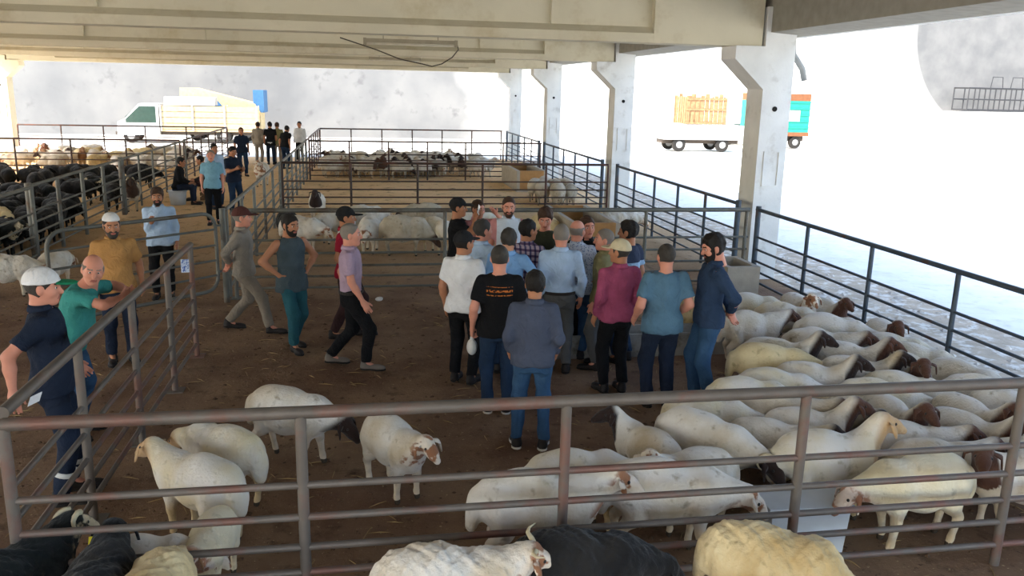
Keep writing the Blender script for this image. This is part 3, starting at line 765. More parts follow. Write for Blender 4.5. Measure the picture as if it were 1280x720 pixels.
FAB = dict(
    navy=cloth('navy', (34, 42, 58)), black=cloth('black', (26, 26, 28)), teal=cloth('teal', (62, 138, 132)), orange=cloth('ochre', (180, 134, 82)),
    lblue=cloth('light_blue', (168, 190, 216)), sky=cloth('sky_blue', (128, 170, 216)), khaki=cloth('khaki_grey', (140, 132, 122)), khaki2=cloth('khaki_trousers', (128, 118, 106)),
    denim=cloth('denim', (54, 82, 112), 0.2), denimd=cloth('dark_denim', (38, 54, 76), 0.2), vest=cloth('denim_vest', (70, 82, 88), 0.2), lilac=cloth('lilac', (172, 148, 166)), red=cloth('crimson', (148, 34, 52)),
    white=cloth('white', (214, 214, 216)), grey=cloth('grey', (150, 156, 164)), slate=cloth('slate', (70, 76, 92)), magenta=cloth('magenta', (150, 72, 100), 0.25), tealblue=cloth('teal_blue', (82, 112, 132)),
    olive=cloth('olive', (58, 60, 46)), greytr=cloth('grey_trousers', (84, 84, 84)), pink=cloth('pink', (196, 138, 140)), aqua=cloth('aqua', (122, 168, 190)), navyb=cloth('navy_jacket', (44, 60, 84)),
    mustard=cloth('mustard', (124, 118, 84)), maroon=cloth('maroon_brown', (58, 40, 40)), tealjeans=cloth('teal_jeans', (44, 88, 98)), cream=cloth('cream', (206, 194, 164)), green=cloth('green_brim', (36, 128, 92)), capdark=cloth('cap_dark', (38, 38, 40)), cardin=cloth('cap_maroon', (84, 52, 48)))
M_shoe = mat('shoe_dark', srgb(36, 32, 32), 0.6); M_shoe2 = mat('shoe_grey', srgb(110, 102, 94), 0.7); M_sole = mat('sole', srgb(190, 186, 180), 0.7); M_soled = mat('sole_dark', srgb(34, 30, 28), 0.8)
M_belt = mat('belt_leather', srgb(34, 28, 24), 0.5); M_phone = mat('phone', srgb(20, 22, 28), 0.25, spec=0.5); M_screen = mat('phone_back', srgb(60, 96, 150), 0.3); M_paper = mat('paper', srgb(230, 230, 232), 0.8, var=0.03)
M_reflect = mat('reflective_band', srgb(214, 216, 214), 0.5, var=0.03)

def pattern(name, base, kind):
    m = bpy.data.materials.new('cloth_' + name); m.use_nodes = True
    n = m.node_tree.nodes; l = m.node_tree.links; p = n['Principled BSDF']; p.inputs['Roughness'].default_value = 0.9; p.inputs['Specular IOR Level'].default_value = 0.12
    co = n.new('ShaderNodeTexCoord').outputs['Object']; sx = n.new('ShaderNodeSeparateXYZ'); l.new(co, sx.inputs[0])
    def mth(op, a, b=None, c=None):
        x = n.new('ShaderNodeMath'); x.operation = op
        for i, v in enumerate((a, b, c)):
            if v is None: continue
            if isinstance(v, (int, float)): x.inputs[i].default_value = v
            else: l.new(v, x.inputs[i])
        return x.outputs[0]
    def mix(f, a, b):
        x = n.new('ShaderNodeMix'); x.data_type = 'RGBA'; l.new(f, x.inputs[0])
        for k, c in ((6, a), (7, b)):
            if isinstance(c, tuple): x.inputs[k].default_value = (*c, 1)
            else: l.new(c, x.inputs[k])
        return x.outputs[2]
    out = base
    if kind == 'plaid':
        a = mth('GREATER_THAN', mth('SINE', mth('MULTIPLY', sx.outputs[2], 95)), 0.25); b = mth('GREATER_THAN', mth('SINE', mth('MULTIPLY', mth('ADD', sx.outputs[0], mth('MULTIPLY', sx.outputs[1], 0.7)), 95)), 0.25)
        out = mix(a, base, srgb(98, 78, 104)); out = mix(b, out, srgb(84, 82, 116)); out = mix(mth('MULTIPLY', a, b), out, srgb(52, 48, 78))
    elif kind == 'dots':
        v = n.new('ShaderNodeTexVoronoi'); v.inputs['Scale'].default_value = 42; l.new(co, v.inputs['Vector'])
        out = mix(mth('LESS_THAN', v.outputs['Distance'], 0.33), base, srgb(120, 140, 180))
    elif kind == 'print':       # small orange lettering lines across the shoulder blades
        z = sx.outputs[2]; row = mth('GREATER_THAN', mth('SINE', mth('MULTIPLY', z, 130)), 0.2)
        inz = mth('MULTIPLY', mth('GREATER_THAN', z, 1.27), mth('LESS_THAN', z, 1.36)); inx = mth('LESS_THAN', mth('ABSOLUTE', sx.outputs[0]), 0.13); back = mth('LESS_THAN', sx.outputs[1], -0.02)
        nz = n.new('ShaderNodeTexNoise'); nz.inputs['Scale'].default_value = 60; l.new(co, nz.inputs['Vector']); gl = mth('GREATER_THAN', nz.outputs['Fac'], 0.47)
        f = mth('MULTIPLY', mth('MULTIPLY', row, inz), mth('MULTIPLY', mth('MULTIPLY', inx, back), gl)); out = mix(f, base, srgb(190, 110, 50))
    elif kind == 'yoke':        # navy shoulders over a light blue body
        out = mix(mth('GREATER_THAN', sx.outputs[2], 1.27), srgb(150, 178, 206), base)
    elif kind == 'redwhite':    # crimson sides and sleeves with white front panels
        out = mix(mth('MULTIPLY', mth('LESS_THAN', mth('ABSOLUTE', sx.outputs[0]), 0.15), mth('GREATER_THAN', sx.outputs[2], 1.12)), base, srgb(206, 204, 206))
    elif kind == 'suspend':
        a = mth('LESS_THAN', mth('ABSOLUTE', sx.outputs[0]), 0.16); out = mix(a, base, srgb(206, 216, 228))
    l.new(out if not isinstance(out, tuple) else out, p.inputs['Base Color'])
    nb = n.new('ShaderNodeTexNoise'); nb.inputs['Scale'].default_value = 9; nb.inputs['Distortion'].default_value = 1.8; l.new(co, nb.inputs['Vector']); b = n.new('ShaderNodeBump'); b.inputs['Strength'].default_value = 0.75; b.inputs['Distance'].default_value = 0.03
    l.new(nb.outputs['Fac'], b.inputs['Height']); l.new(b.outputs[0], p.inputs['Normal'])
    return m
FAB['plaid'] = pattern('plaid', srgb(176, 160, 172), 'plaid'); FAB['dots'] = pattern('dotted', srgb(196, 206, 224), 'dots'); FAB['print'] = pattern('black_print', srgb(24, 24, 26), 'print')
FAB['yoke'] = pattern('navy_yoke', srgb(48, 56, 76), 'yoke'); FAB['redwhite'] = pattern('red_white', srgb(146, 32, 50), 'redwhite'); FAB['suspend'] = pattern('pink_white', srgb(198, 140, 142), 'suspend')

# ---- head, hand, hair, cap, shoe templates
def cranium(P, g=0.0): return smin(ell(P, (0, -0.012, 0.03), (0.078 + g, 0.099 + g, 0.092 + g)), ell(P, (0, 0.022, -0.04), (0.060 + g, 0.068 + g, 0.080 + g)), 0.05)
def head_f(P):
    d = cranium(P)
    d = smin(d, ell(P, (0, 0.062, -0.098), (0.030, 0.028, 0.022)), 0.04)
    d = smin(d, rcone(P, (0, 0.088, 0.012), (0, 0.112, -0.032), 0.009, 0.015), 0.018)
    for s in (-1, 1):
        d = smin(d, rcone(P, (s * 0.012, 0.084, 0.024), (s * 0.048, 0.068, 0.022), 0.012, 0.010), 0.02)
        d = smin(d, ell(P, (s * 0.042, 0.058, -0.028), (0.024, 0.026, 0.024)), 0.03)
        d = smax(d, -ell(P, (s * 0.031, 0.094, 0.002), (0.017, 0.014, 0.011)), 0.012)
        d = smin(d, ell(P, (s * 0.079, -0.004, -0.008), (0.011, 0.020, 0.033)), 0.008)
    d = smin(d, ell(P, (0, 0.086, -0.066), (0.024, 0.012, 0.011)), 0.012)
    d = smin(d, rcone(P, (0, -0.022, -0.05), (0, -0.034, -0.19), 0.056, 0.060), 0.03)
    return d
HS = 1.06
HV, HF = net(head_f, (-0.10, -0.13, -0.19), (0.10, 0.14, 0.14), 0.0078)
hc = HV[HF].mean(1)
HM = np.where((abs(hc[:, 2] + 0.066) < 0.009) & (abs(hc[:, 0]) < 0.024) & (hc[:, 1] > 0.082), 3, 0)
HM = np.where((abs(hc[:, 2] - 0.028) < 0.0055) & (abs(abs(hc[:, 0]) - 0.031) < 0.021) & (hc[:, 1] > 0.06), 2, HM)
eyes = MB(); pups = MB()
for s in (-1, 1): eyes.ball((s * 0.031, 0.076, 0.002), 0.0125, 8, 6); pups.ball((s * 0.031, 0.084, 0.002), 0.0072, 8, 6)
def hand_f(curl):
    def f(P):
        d = rcone(P * np.array([1.9, 1, 1], np.float32), (0, 0.0, -0.03), (0, 0.002, -0.085), 0.036, 0.041) / 1.4
        d = smin(d, rcone(P, (0, 0, 0.03), (0, 0, -0.03), 0.026, 0.024), 0.03)
        for y, L in ((0.031, 0.072), (0.0105, 0.082), (-0.0105, 0.075), (-0.031, 0.058)):
            a = np.array((0.0, y, -0.088)); c1 = curl * 0.6; c2 = curl * 1.6
            b = a + L * 0.55 * np.array((-math.sin(c1), 0.06 * np.sign(y), -math.cos(c1))); c = b + L * 0.5 * np.array((-math.sin(c2), 0, -math.cos(c2)))
            d = smin(d, np.minimum(rcone(P, a, b, 0.0098, 0.009), rcone(P, b, c, 0.009, 0.0075)), 0.006)
        t0 = np.array((-0.004, 0.026, -0.03)); t1 = np.array((-0.016, 0.056, -0.066)); t2 = t1 + np.array((-0.012 - 0.02 * curl, 0.010 - 0.012 * curl, -0.032))
        d = smin(d, np.minimum(rcone(P, t0, t1, 0.014, 0.0115), rcone(P, t1, t2, 0.011, 0.009)), 0.012)
        return d
    return f
HAND = {}
for nm, cu in (('relaxed', 0.35), ('grip', 1.15), ('flat', 0.05)):
    v, f = net(hand_f(cu), (-0.12, -0.06, -0.20), (0.05, 0.10, 0.06), 0.0062)
    HAND[nm, 'R'] = (v, f); HAND[nm, 'L'] = (v * np.array([-1, 1, 1]), f[:, ::-1])
def tmpl(name, f, m, lo=(-0.13, -0.15, -0.16), hi=(0.13, 0.24, 0.17), h=0.008):
    v, q = net(f, lo, hi, h); return lambda mt, _c={}: _c.setdefault(mt.name, net_mesh(name, [(v, q, 0)], [mt]))
def hair_cut(P, top=9.0, low=-0.075, fy=0.085, fz=0.070):
    s1 = -0.832 * (P[..., 1] - fy) + 0.555 * (P[..., 2] - fz)
    return np.maximum(np.maximum(-s1, low - P[..., 2]), P[..., 2] - top) + wob(P, 75, 0.0035, 3)
def ears_out(P, d):
    for s in (-1, 1): d = np.maximum(d, -ell(P, (s * 0.085, 0.0, -0.012), (0.03, 0.026, 0.036)))
    return d
T_hair = tmpl('hair', lambda P: ears_out(P, smax(cranium(P, 0.011) + wob(P, 90, 0.0022), hair_cut(P), 0.020)), None)
T_thick = tmpl('hair', lambda P: ears_out(P, smax(smin(cranium(P, 0.012), ell(P, (0, -0.005, 0.055), (0.081, 0.10, 0.080)), 0.03) + wob(P, 70, 0.004), hair_cut(P, fy=0.098, fz=0.076), 0.020)), None)
T_fringe = tmpl('hair', lambda P: ears_out(P, smax(cranium(P, 0.007), hair_cut(P, top=0.045), 0.016)), None)
T_crop = tmpl('hair', lambda P: ears_out(P, smax(cranium(P, 0.006), hair_cut(P, fy=0.078, fz=0.078), 0.016)), None)
def beard_f(P):
    d = smin(cranium(P, 0.007), ell(P, (0, 0.060, -0.102), (0.042, 0.040, 0.032)), 0.03)
    cut = np.maximum(P[..., 2] + 0.035 - 0.9 * np.maximum(np.abs(P[..., 0]) - 0.045, 0) * 1.6, 0.012 - P[..., 1])
    d = smax(d, cut, 0.006); return np.maximum(d, -ell(P, (0, 0.10, -0.066), (0.022, 0.03, 0.009)))
T_beard = tmpl('beard', beard_f, None)
T_cap = tmpl('cap', lambda P: smin(smax(cranium(P, 0.017), 0.034 + 0.10 * (P[..., 1] - 0.05) * 1.0 - P[..., 2], 0.006), ell(P, (0, 0.125, 0.034), (0.075, 0.085, 0.0125)), 0.006), None)
T_capcrown = tmpl('cap', lambda P: smax(cranium(P, 0.017), 0.034 + 0.10 * (P[..., 1] - 0.05) - P[..., 2], 0.006), None)
T_brim = tmpl('brim', lambda P: smax(ell(P, (0, 0.125, 0.036), (0.077, 0.088, 0.0125)), 0.085 - P[..., 1], 0.004), None, h=0.0065)
T_skull = tmpl('skullcap', lambda P: smax(smin(cranium(P, 0.013), ell(P, (0, -0.015, 0.075), (0.076, 0.094, 0.065)), 0.02), 0.055 - 0.12 * P[..., 1] * -1 - P[..., 2], 0.006), None)
def shoe_f(P):
    d = smin(rcone(P * np.array([1, 1, 1.15], np.float32), (0, -0.05, 0.045), (0, 0.10, 0.035), 0.044, 0.040), ell(P, (0, 0.135, 0.030), (0.046, 0.065, 0.036)), 0.03)
    d = smin(d, rcone(P, (0, -0.045, 0.05), (0, -0.05, 0.125), 0.046, 0.042), 0.03)
    return np.maximum(np.maximum(d, 0.018 - P[..., 2]), P[..., 2] - 0.115)
SV, SF = net(shoe_f, (-0.07, -0.12, 0.0), (0.07, 0.23, 0.14), 0.012)
def sole_f(P): return np.maximum(np.maximum(smin(ell(P, (0, -0.045, 0.01), (0.048, 0.055, 0.05)), ell(P, (0, 0.11, 0.01), (0.054, 0.095, 0.05)), 0.06), -P[..., 2]), P[..., 2] - 0.022)
LV, LF = net(sole_f, (-0.08, -0.13, -0.01), (0.08, 0.23, 0.04), 0.011)
SHOES = {}
def shoe_meshes(ms, ml):
    k = (ms.name, ml.name)
    if k not in SHOES: SHOES[k] = (net_mesh('shoe', [(SV, SF, 0)], [ms]), net_mesh('sole', [(LV, LF, 0)], [ml]))
    return SHOES[k]
# collar: a folded band open at the front
def collar_mesh(mt, _c={}):
    if mt.name in _c: return _c[mt.name]
    V = []; n = 18
    for i in range(n + 1):
        a = math.radians(90 + 24 + (360 - 48) * i / n); c, s = math.cos(a), math.sin(a); fr = max(0, s) * 0.5
        for r, z in ((0.066, 0.0), (0.068, 0.042), (0.076, 0.044), (0.090 + 0.012 * fr, 0.004 - 0.03 * fr), (0.084, -0.012 - 0.03 * fr)):
            V.append((r * c, r * s * 1.0, z))
    Fs = [(i * 5 + j, i * 5 + (j + 1) % 5, i * 5 + 5 + (j + 1) % 5, i * 5 + 5 + j) for i in range(n) for j in range(5)] + [(4, 3, 2, 1, 0), tuple(n * 5 + j for j in range(5))]
    _c[mt.name] = mesh('collar', V, Fs, mt, True); return _c[mt.name]

ZST = np.array([0.78, 0.88, 0.96, 1.06, 1.18, 1.30, 1.38, 1.43, 1.47, 1.50])
HW = np.array([0.150, 0.168, 0.162, 0.150, 0.160, 0.176, 0.174, 0.140, 0.085, 0.060])
HD = np.array([0.095, 0.118, 0.114, 0.108, 0.114, 0.120, 0.108, 0.090, 0.070, 0.058])
def torso_sdf(Q, g, z0, z1, belly, flare=0.0):
    z = Q[..., 2]
    a = np.interp(z, ZST, HW).astype(np.float32) + g + belly * 0.25 * np.exp(-((z - 1.08) / 0.14) ** 2)
    b = np.interp(z, ZST, HD).astype(np.float32) + g + belly * 0.5 * np.exp(-((z - 1.08) / 0.14) ** 2)
    if flare: e = np.clip((1.0 - z) / 0.2, 0, 1) * flare; a = a + e; b = b + e
    c = belly * 0.55 * np.exp(-((z - 1.06) / 0.14) ** 2)
    d = (np.sqrt((Q[..., 0] / a) ** 2 + ((Q[..., 1] - c) / b) ** 2) - 1) * np.minimum(a, b)
    return np.maximum(np.maximum(d, z0 - z), z - z1)
def ik(S0, T, l1, l2, pole):
    S0 = np.array(S0, float); T = np.array(T, float); d = T - S0; L0 = np.linalg.norm(d); L = min(L0, 0.998 * (l1 + l2)); u = d / L0
    a = (l1 * l1 - l2 * l2 + L * L) / (2 * L); h = math.sqrt(max(l1 * l1 - a * a, 0)); p = np.array(pole, float); p = p - u * (p @ u); p /= np.linalg.norm(p) + 1e-9
    return S0 + u * a + p * h, S0 + u * L
def rotm(rx, ry, rz): return np.array(Matrix.Rotation(math.radians(rz), 3, 'Z') @ Matrix.Rotation(math.radians(ry), 3, 'Y') @ Matrix.Rotation(math.radians(rx), 3, 'X'))
PEOPLE_AT = []
def person(label, loc, face, height=1.74, top='navy', bottom='black', sleeve='short', hair='short', hairc='black', skin='a', cap=None, capc='white', brimc=None, beard=None, collar=True,
           lean=0, side=0, twist=0, R=None, L=None, Rp=None, Lp=None, RH='relaxed', LH='relaxed', feet=None, drop=0.0, sit=False, hyaw=0, hpitch=0, hroll=0,
           belly=0.0, tuck=False, shoe=(None, None), vest=None, res=0.0185, build=1.0, hem=None, group=None, extra=None, belt=False, foot_yaw=(8, -8), register=True):
    zp = 0.94 - drop
    if sit: zp = 0.52
    pel = np.array((0, 0, zp)); RT = rotm(-lean, side, twist)
    tw = lambda p: RT @ (np.array(p, float) - (0, 0, 0.94)) + pel
    inv = lambda P: (P - pel.astype(np.float32)) @ RT.astype(np.float32) + np.array((0, 0, 0.94), np.float32)
    if feet is None: feet = ((0.42, 0.10), (0.42, -0.10)) if sit else ((0.0, 0.11), (0.02, -0.11))
    # feet given as (forward, sideways[, lift]) for right then left; right is +x
    fr, fl_ = [np.array((abs(f[1]) * (1 if i == 0 else -1) if len(f) < 4 else f[1], f[0], 0.085 + (f[2] if len(f) > 2 else 0))) for i, f in enumerate(feet)]
    J = {}
    for nm, s, ft in (('R', 1, fr), ('L', -1, fl_)):
        hip = pel + np.array((s * 0.088, 0, -0.03)); kn, an = ik(hip, ft, 0.425, 0.425, (s * 0.12, 1, 0.0))
        sh = tw((s * 0.178 * build, -0.012, 1.398))
        tgt = (R if s > 0 else L); pole = (Rp if s > 0 else Lp)
        if tgt is None: tgt = (0.235, 0.04, 0.885); wr_t = tw((s * tgt[0], tgt[1], tgt[2]))
        else: wr_t = pel + np.array((s * tgt[0], tgt[1], tgt[2] - 0.94))
        if pole is None: pole = (0.35, -1, -0.1)
        el, wr = ik(sh, wr_t, 0.285, 0.255, (s * pole[0], pole[1], pole[2]))
        J[nm] = dict(hip=hip, kn=kn, an=an, sh=sh, el=el, wr=wr)
    hc_ = tw((0, 0.012, 1.625)); RHd = RT @ rotm(0, 0, 0) if False else rotm(-lean * 0.45, side * 0.5, twist * 0.6) @ rotm(hpitch, hroll, hyaw)
    bw = build
    def limbs(P, which, g, k=0.03):
        d = None
        for s in 'RL':
            j = J[s]
            if which == 'leg': segs = [(j['hip'], j['kn'], 0.082, 0.054), (j['kn'], j['kn'] * 0.6 + j['an'] * 0.4, 0.052, 0.054), (j['kn'] * 0.6 + j['an'] * 0.4, j['an'], 0.054, 0.036)]
            else: segs = [(j['sh'], j['el'], 0.056, 0.042), (j['el'], j['el'] * 0.65 + j['wr'] * 0.35, 0.041, 0.041), (j['el'] * 0.65 + j['wr'] * 0.35, j['wr'], 0.041, 0.027)]
            for a, b, ra, rb in segs:
                q = rcone(P, a, b, ra * bw + g, rb * bw + g); d = q if d is None else smin(d, q, k)
        return d
    allp = np.array([J[s][q] for s in 'RL' for q in ('hip', 'kn', 'an', 'sh', 'el', 'wr')] + [hc_, pel])
    lo = allp.min(0) - 0.17; hi = allp.max(0) + 0.17; lo[0] = min(lo[0], -0.24); hi[0] = max(hi[0], 0.24); lo[1] = min(lo[1], -0.22); hi[1] = max(hi[1], 0.26)
    nk0, nk1 = tw((0, -0.015, 1.42)), hc_ + RHd @ np.array((0, -0.025, -0.08))
    def body(P):
        d = torso_sdf(inv(P), -0.012, 0.88, 1.475, belly)
        d = smin(d, limbs(P, 'arm', 0.0), 0.03); d = smin(d, limbs(P, 'leg', -0.008), 0.03)
        for s in 'RL': d = smin(d, rcone(P, J[s]['an'], J[s]['an'] + np.array((0, 0.10, -0.045)), 0.034, 0.026), 0.02)
        return smin(d, rcone(P, nk0, nk1, 0.058, 0.055), 0.03)
    bres = res * 1.12
    V, Fs = net(body, lo, hi, bres)
    parts = [(V, Fs, 0), (HV * HS @ RHd.T + hc_, HF, HM), (np.array(eyes.V) * HS @ RHd.T + hc_, eyes.F, 4), (np.array(pups.V) * HS @ RHd.T + hc_, pups.F, 1)]
    HW_ = {}
    for s, hnm in (('R', RH), ('L', LH)):
        d = unit(J[s]['wr'] - J[s]['el']); hint = np.array((0.0, 1.0, 0.0)) * abs(d[2]) + np.array((0, 0.15, 1.0)) * (1 - abs(d[2])); z = -d; y = hint - d * (hint @ d); y = unit(y); x = np.cross(y, z)
        Mh = np.stack([x, y, z], 1); v, f = HAND[hnm, s]; parts.append((v @ Mh.T * 0.97 + J[s]['wr'], f, 0)); HW_[s] = (Mh, J[s]['wr'])
    hm = HAIR[hairc]
    me = net_mesh('person', parts, [SKIN[skin], M_pupil, hm, M_lip, M_eyew])
    sc = height / 1.75
    o = obj('person', me, None, (loc[0], loc[1], 0), (0, 0, math.radians(face - 90)), (sc,) * 3); tag(o, label, 'person', group)
    if register: PEOPLE_AT.append((loc[0], loc[1]))
    # shirt
    mt = FAB[top]; hz = hem if hem is not None else (0.955 if tuck else 0.86)
    g = 0.014
    def shirt(P):
        Q = inv(P); d = torso_sdf(Q, g, hz, 1.468, belly, 0.0 if tuck else 0.034)
        if not tuck and not sit:
            for s in 'RL':
                h0 = J[s]['hip']; d = smin(d, np.maximum(rcone(P, h0 + (0, 0, 0.05), h0 - (0, 0, 0.10), 0.118 * bw, 0.118 * bw), hz - Q[..., 2]), 0.04)
        for s in 'RL':
            j = J[s]
            if sleeve == 'none': continue
            if sleeve == 'short':
                e = j['sh'] * 0.28 + j['el'] * 0.72; q = rcone(P, j['sh'], e, 0.066 * bw, 0.066 * bw); q = np.maximum(q, (P - e.astype(np.float32)) @ unit(j['el'] - j['sh']).astype(np.float32))
                d = smin(d, q, 0.05)
            else:
                e = j['el'] * 0.06 + j['wr'] * 0.94
                q = smin(rcone(P, j['sh'], j['el'], 0.066 * bw, 0.053 * bw), np.maximum(rcone(P, j['el'], e, 0.054 * bw, 0.040 * bw), (P - e.astype(np.float32)) @ unit(j['wr'] - j['el']).astype(np.float32)), 0.03)
                d = smin(d, q, 0.05)
        return d + wob(P, 21, 0.0050, hash_(label)) + wob(P, 46, 0.0032, hash_(label) + 2)
    zl = (pel + RT @ np.array((0, 0, hz - 0.94)))[2] - 0.15
    V, Fs = net(shirt, np.array((lo[0], lo[1], min(zl, allp[[3, 4, 5, 9, 10, 11], 2].min() - 0.1))), np.array((hi[0], hi[1], max(tw((0, 0, 1.5))[2] + 0.06, allp[[3, 4, 5, 9, 10, 11], 2].max() + 0.1))), res)
    sh_o = obj('vest' if sleeve == 'none' else 'shirt', net_mesh('shirt', [(V, Fs, 0)], [mt]), o)
    if collar:
        mc = Matrix(RT.tolist()).to_4x4(); p = tw((0, -0.016, 1.462)); mc.translation = Vector(p); obj('collar', collar_mesh(mt), sh_o, mtx=mc)
    # trousers
    mb = FAB[bottom]
    def trousers(P):
        Q = P - np.array((0, 0, zp - 0.94), np.float32)
        d = torso_sdf(Q if not sit else inv(P), 0.008, 0.79, 0.99, belly * 0.4)
        for s in 'RL':
            j = J[s]; e = j['an'] * 0.96 + j['kn'] * 0.04
            q = smin(rcone(P, j['hip'], j['kn'], 0.100 * bw, 0.074 * bw), np.maximum(rcone(P, j['kn'], e, 0.074 * bw, 0.060 * bw), (P - e.astype(np.float32)) @ unit(j['an'] - j['kn']).astype(np.float32)), 0.04)
            d = smin(d, q, 0.035)
        return d + wob(P, 19, 0.005, hash_(label) + 5) + wob(P, 44, 0.003, hash_(label))
    lg = allp[[0, 1, 2, 6, 7, 8]]
    V, Fs = net(trousers, np.minimum(lg.min(0) - 0.14, (-0.22, -0.20, 9)), np.maximum(lg.max(0) + 0.14, (0.22, 0.24, zp + 0.08)), res)
    tr_o = obj('trousers', net_mesh('trousers', [(V, Fs, 0)], [mb]), o)
    if belt or tuck:
        bm = MB(); pts = [((0.172 + 0.012) * math.cos(a), (0.128 + 0.010) * math.sin(a) + belly * 0.2, 0.972 + zp - 0.94) for a in np.linspace(0, 2 * math.pi, 25)[:-1]]
        n = len(pts); Vb = [(x * q, y * q, z + dz) for x, y, z in pts for q, dz in ((0.97, -0.017), (1.03, -0.017), (1.03, 0.017), (0.97, 0.017))]
        Fb = [(i * 4 + k, i * 4 + (k + 1) % 4, ((i + 1) % n) * 4 + (k + 1) % 4, ((i + 1) % n) * 4 + k) for i in range(n) for k in range(4)]
        obj('belt', mesh('belt', Vb, Fb, M_belt), o)
    ms, ml = shoe[0] or M_shoe, shoe[1] or M_soled
    sm, lm = shoe_meshes(ms, ml)
    for s, fy in (('R', -foot_yaw[0]), ('L', -foot_yaw[1])):
        a = J[s]['an']; lift = a[2] - 0.085
        mm = Matrix.Translation((a[0], a[1] + 0.035, lift)) @ Matrix.Rotation(math.radians(fy), 4, 'Z') @ Matrix.Rotation(math.radians(-lift * 160), 4, 'X')
        so = obj('shoe', sm, o, mtx=mm); obj('sole', lm, so)
    mh = Matrix((RHd * HS).tolist()).to_4x4(); mh.translation = Vector(hc_)
    T = {'short': T_hair, 'thick': T_thick, 'fringe': T_fringe, 'crop': T_crop}.get(hair)
    if T and cap not in ('cap', 'flat'): obj('hair', T(hm), o, mtx=mh)
    elif cap in ('cap', 'flat'): obj('hair', T_fringe(hm), o, mtx=mh)
    if beard: obj('beard', T_beard(HAIR[beard]), o, mtx=mh)
    if cap == 'cap':
        if brimc: c = obj('cap', T_capcrown(FAB[capc]), o, mtx=mh); obj('brim', T_brim(FAB[brimc]), c)
        else: obj('cap', T_cap(FAB[capc]), o, mtx=mh)
    elif cap == 'flat': obj('cap', T_cap(FAB[capc]), o, mtx=mh)
    elif cap == 'skull': obj('skullcap', T_skull(FAB[capc]), o, mtx=mh)
    o_info = dict(o=o, J=J, hand=HW_, sc=sc, head=(RHd, hc_))
    return o_info
def in_hand(info, s, me, name, label, cat, local=(0, 0, 0), rot=(0, 0, 0)):
    """a thing held in a hand: top-level, placed at the palm"""
    Mh, w = info['hand'][s]; o = info['o']
    Mw = Matrix.LocRotScale(o.location, o.rotation_euler, o.scale)
    m = Matrix(Mh.tolist()).to_4x4(); m.translation = Vector(w)
    q = Mw @ m @ Matrix.Translation(local) @ Matrix.Rotation(rot[2], 4, 'Z') @ Matrix.Rotation(rot[1], 4, 'Y') @ Matrix.Rotation(rot[0], 4, 'X')
    t = obj(name, me, None); t.matrix_world = q; tag(t, label, cat); return t
def ground_at(px, py): return at(px, py, 0)[:2]
def by_head(px, py, h): return at(px, py, h)[:2]

# ---- men at the left fence
info = person('man in white and green cap and navy clothes at the left fence', ground_at(80, 622), 12, 1.87, 'navy', 'navy', 'short', hairc='dark', skin='c', cap='cap', capc='white', brimc='green', collar=True, hyaw=-4, hpitch=-4,
       R=(0.27, -0.20, 0.95), L=(0.22, 0.12, 0.98), feet=((0.0, .12), (0.05, -.12)), belly=0.04, foot_yaw=(0, 0))
for s in 'RL':
    j = info['J'][s]
    for t in (0.60, 0.74):
        c = j['kn'] * (1 - t) + j['an'] * t; d = unit(j['an'] - j['kn']); b = MB(); b.tube([c - d * 0.018, c + d * 0.018], 0.074 - 0.012 * (t - .6) / .14, 16)
        tb_ = b.build('reflective_band', M_reflect, info['o'], True)
person('bald man in teal T-shirt leaning his forearms on the left fence', (-2.74, 7.95), 0, 1.80, 'teal', 'denim', 'short', hair='fringe', hairc='grey', skin='c', collar=False, lean=24, hyaw=-62, hpitch=-4,
       R=(0.03, 0.50, 1.31), L=(0.22, 0.50, 1.31), Rp=(1, -0.2, -0.1), Lp=(1, -0.1, -0.1), RH='relaxed', LH='relaxed', feet=((-0.05, .12), (0.0, -.14)), belly=0.06, twist=-8)
person('bearded man in ochre polo shirt and white skullcap', by_head(138, 268, 1.77), -70, 1.77, 'orange', 'navy', 'short', hair='crop', hairc='black', skin='b', cap='skull', capc='white', beard='dark', hyaw=4, hpitch=-8, belly=0.04, L=(0.27, 0.04, .93))
person('bearded man in light blue long sleeved shirt behind the open gate', by_head(196, 237, 1.68), -82, 1.70, 'lblue', 'black', 'long', hair='thick', hairc='brown', skin='b', beard='black', R=(0.10, 0.20, 1.24), L=(0.24, 0.05, 0.89), RH='grip', hpitch=-4)
# ---- walking men
person('man in khaki shirt and trousers walking with hands behind his back', ground_at(309, 414), -4, 1.74, 'khaki', 'khaki2', 'long', hair='crop', hairc='grey', skin='c', cap='flat', capc='cardin', R=(0.07, -0.19, 1.02), L=(0.05, -0.21, 0.99), Rp=(1, -0.4, 0), Lp=(1, -0.4, 0),
       feet=((0.33, .09), (-0.27, -.09, 0.03)), drop=0.055, hyaw=6)
person('man in denim vest with hands on his hips', ground_at(368, 436), -55, 1.74, 'vest', 'tealjeans', 'none', hair='short', hairc='black', skin='b', beard='black', R=(0.20, 0.03, 1.02), L=(0.20, 0.03, 1.02), Rp=(1, -0.35, 0), Lp=(1, -0.35, 0), RH='grip', LH='grip', collar=False,
       feet=((0.10, .06), (-0.16, -.09, 0.01)), hyaw=10, hpitch=-8, drop=0.02, hem=0.80)
person('man in crimson and white shirt half hidden behind the lilac shirt', (by_head(430, 268, 1.74)[0], 11.0), -10, 1.76, 'redwhite', 'maroon', 'short', hairc='black', skin='b', cap='cap', capc='capdark', R=(0.20, 0.12, 0.95), hyaw=6, feet=((-0.18, .1), (0.14, -.1)), drop=0.02)
person('man in lilac short sleeved shirt and black trousers walking right', ground_at(441, 459), -6, 1.77, 'lilac', 'black', 'short', hair='crop', hairc='grey', skin='c', R=(0.24, 0.16, 0.90), L=(0.22, -0.08, 0.90), feet=((0.16, .09), (-0.28, -.09, 0.03)), drop=0.04, tuck=True, shoe=(M_shoe2, M_soled), hyaw=2)
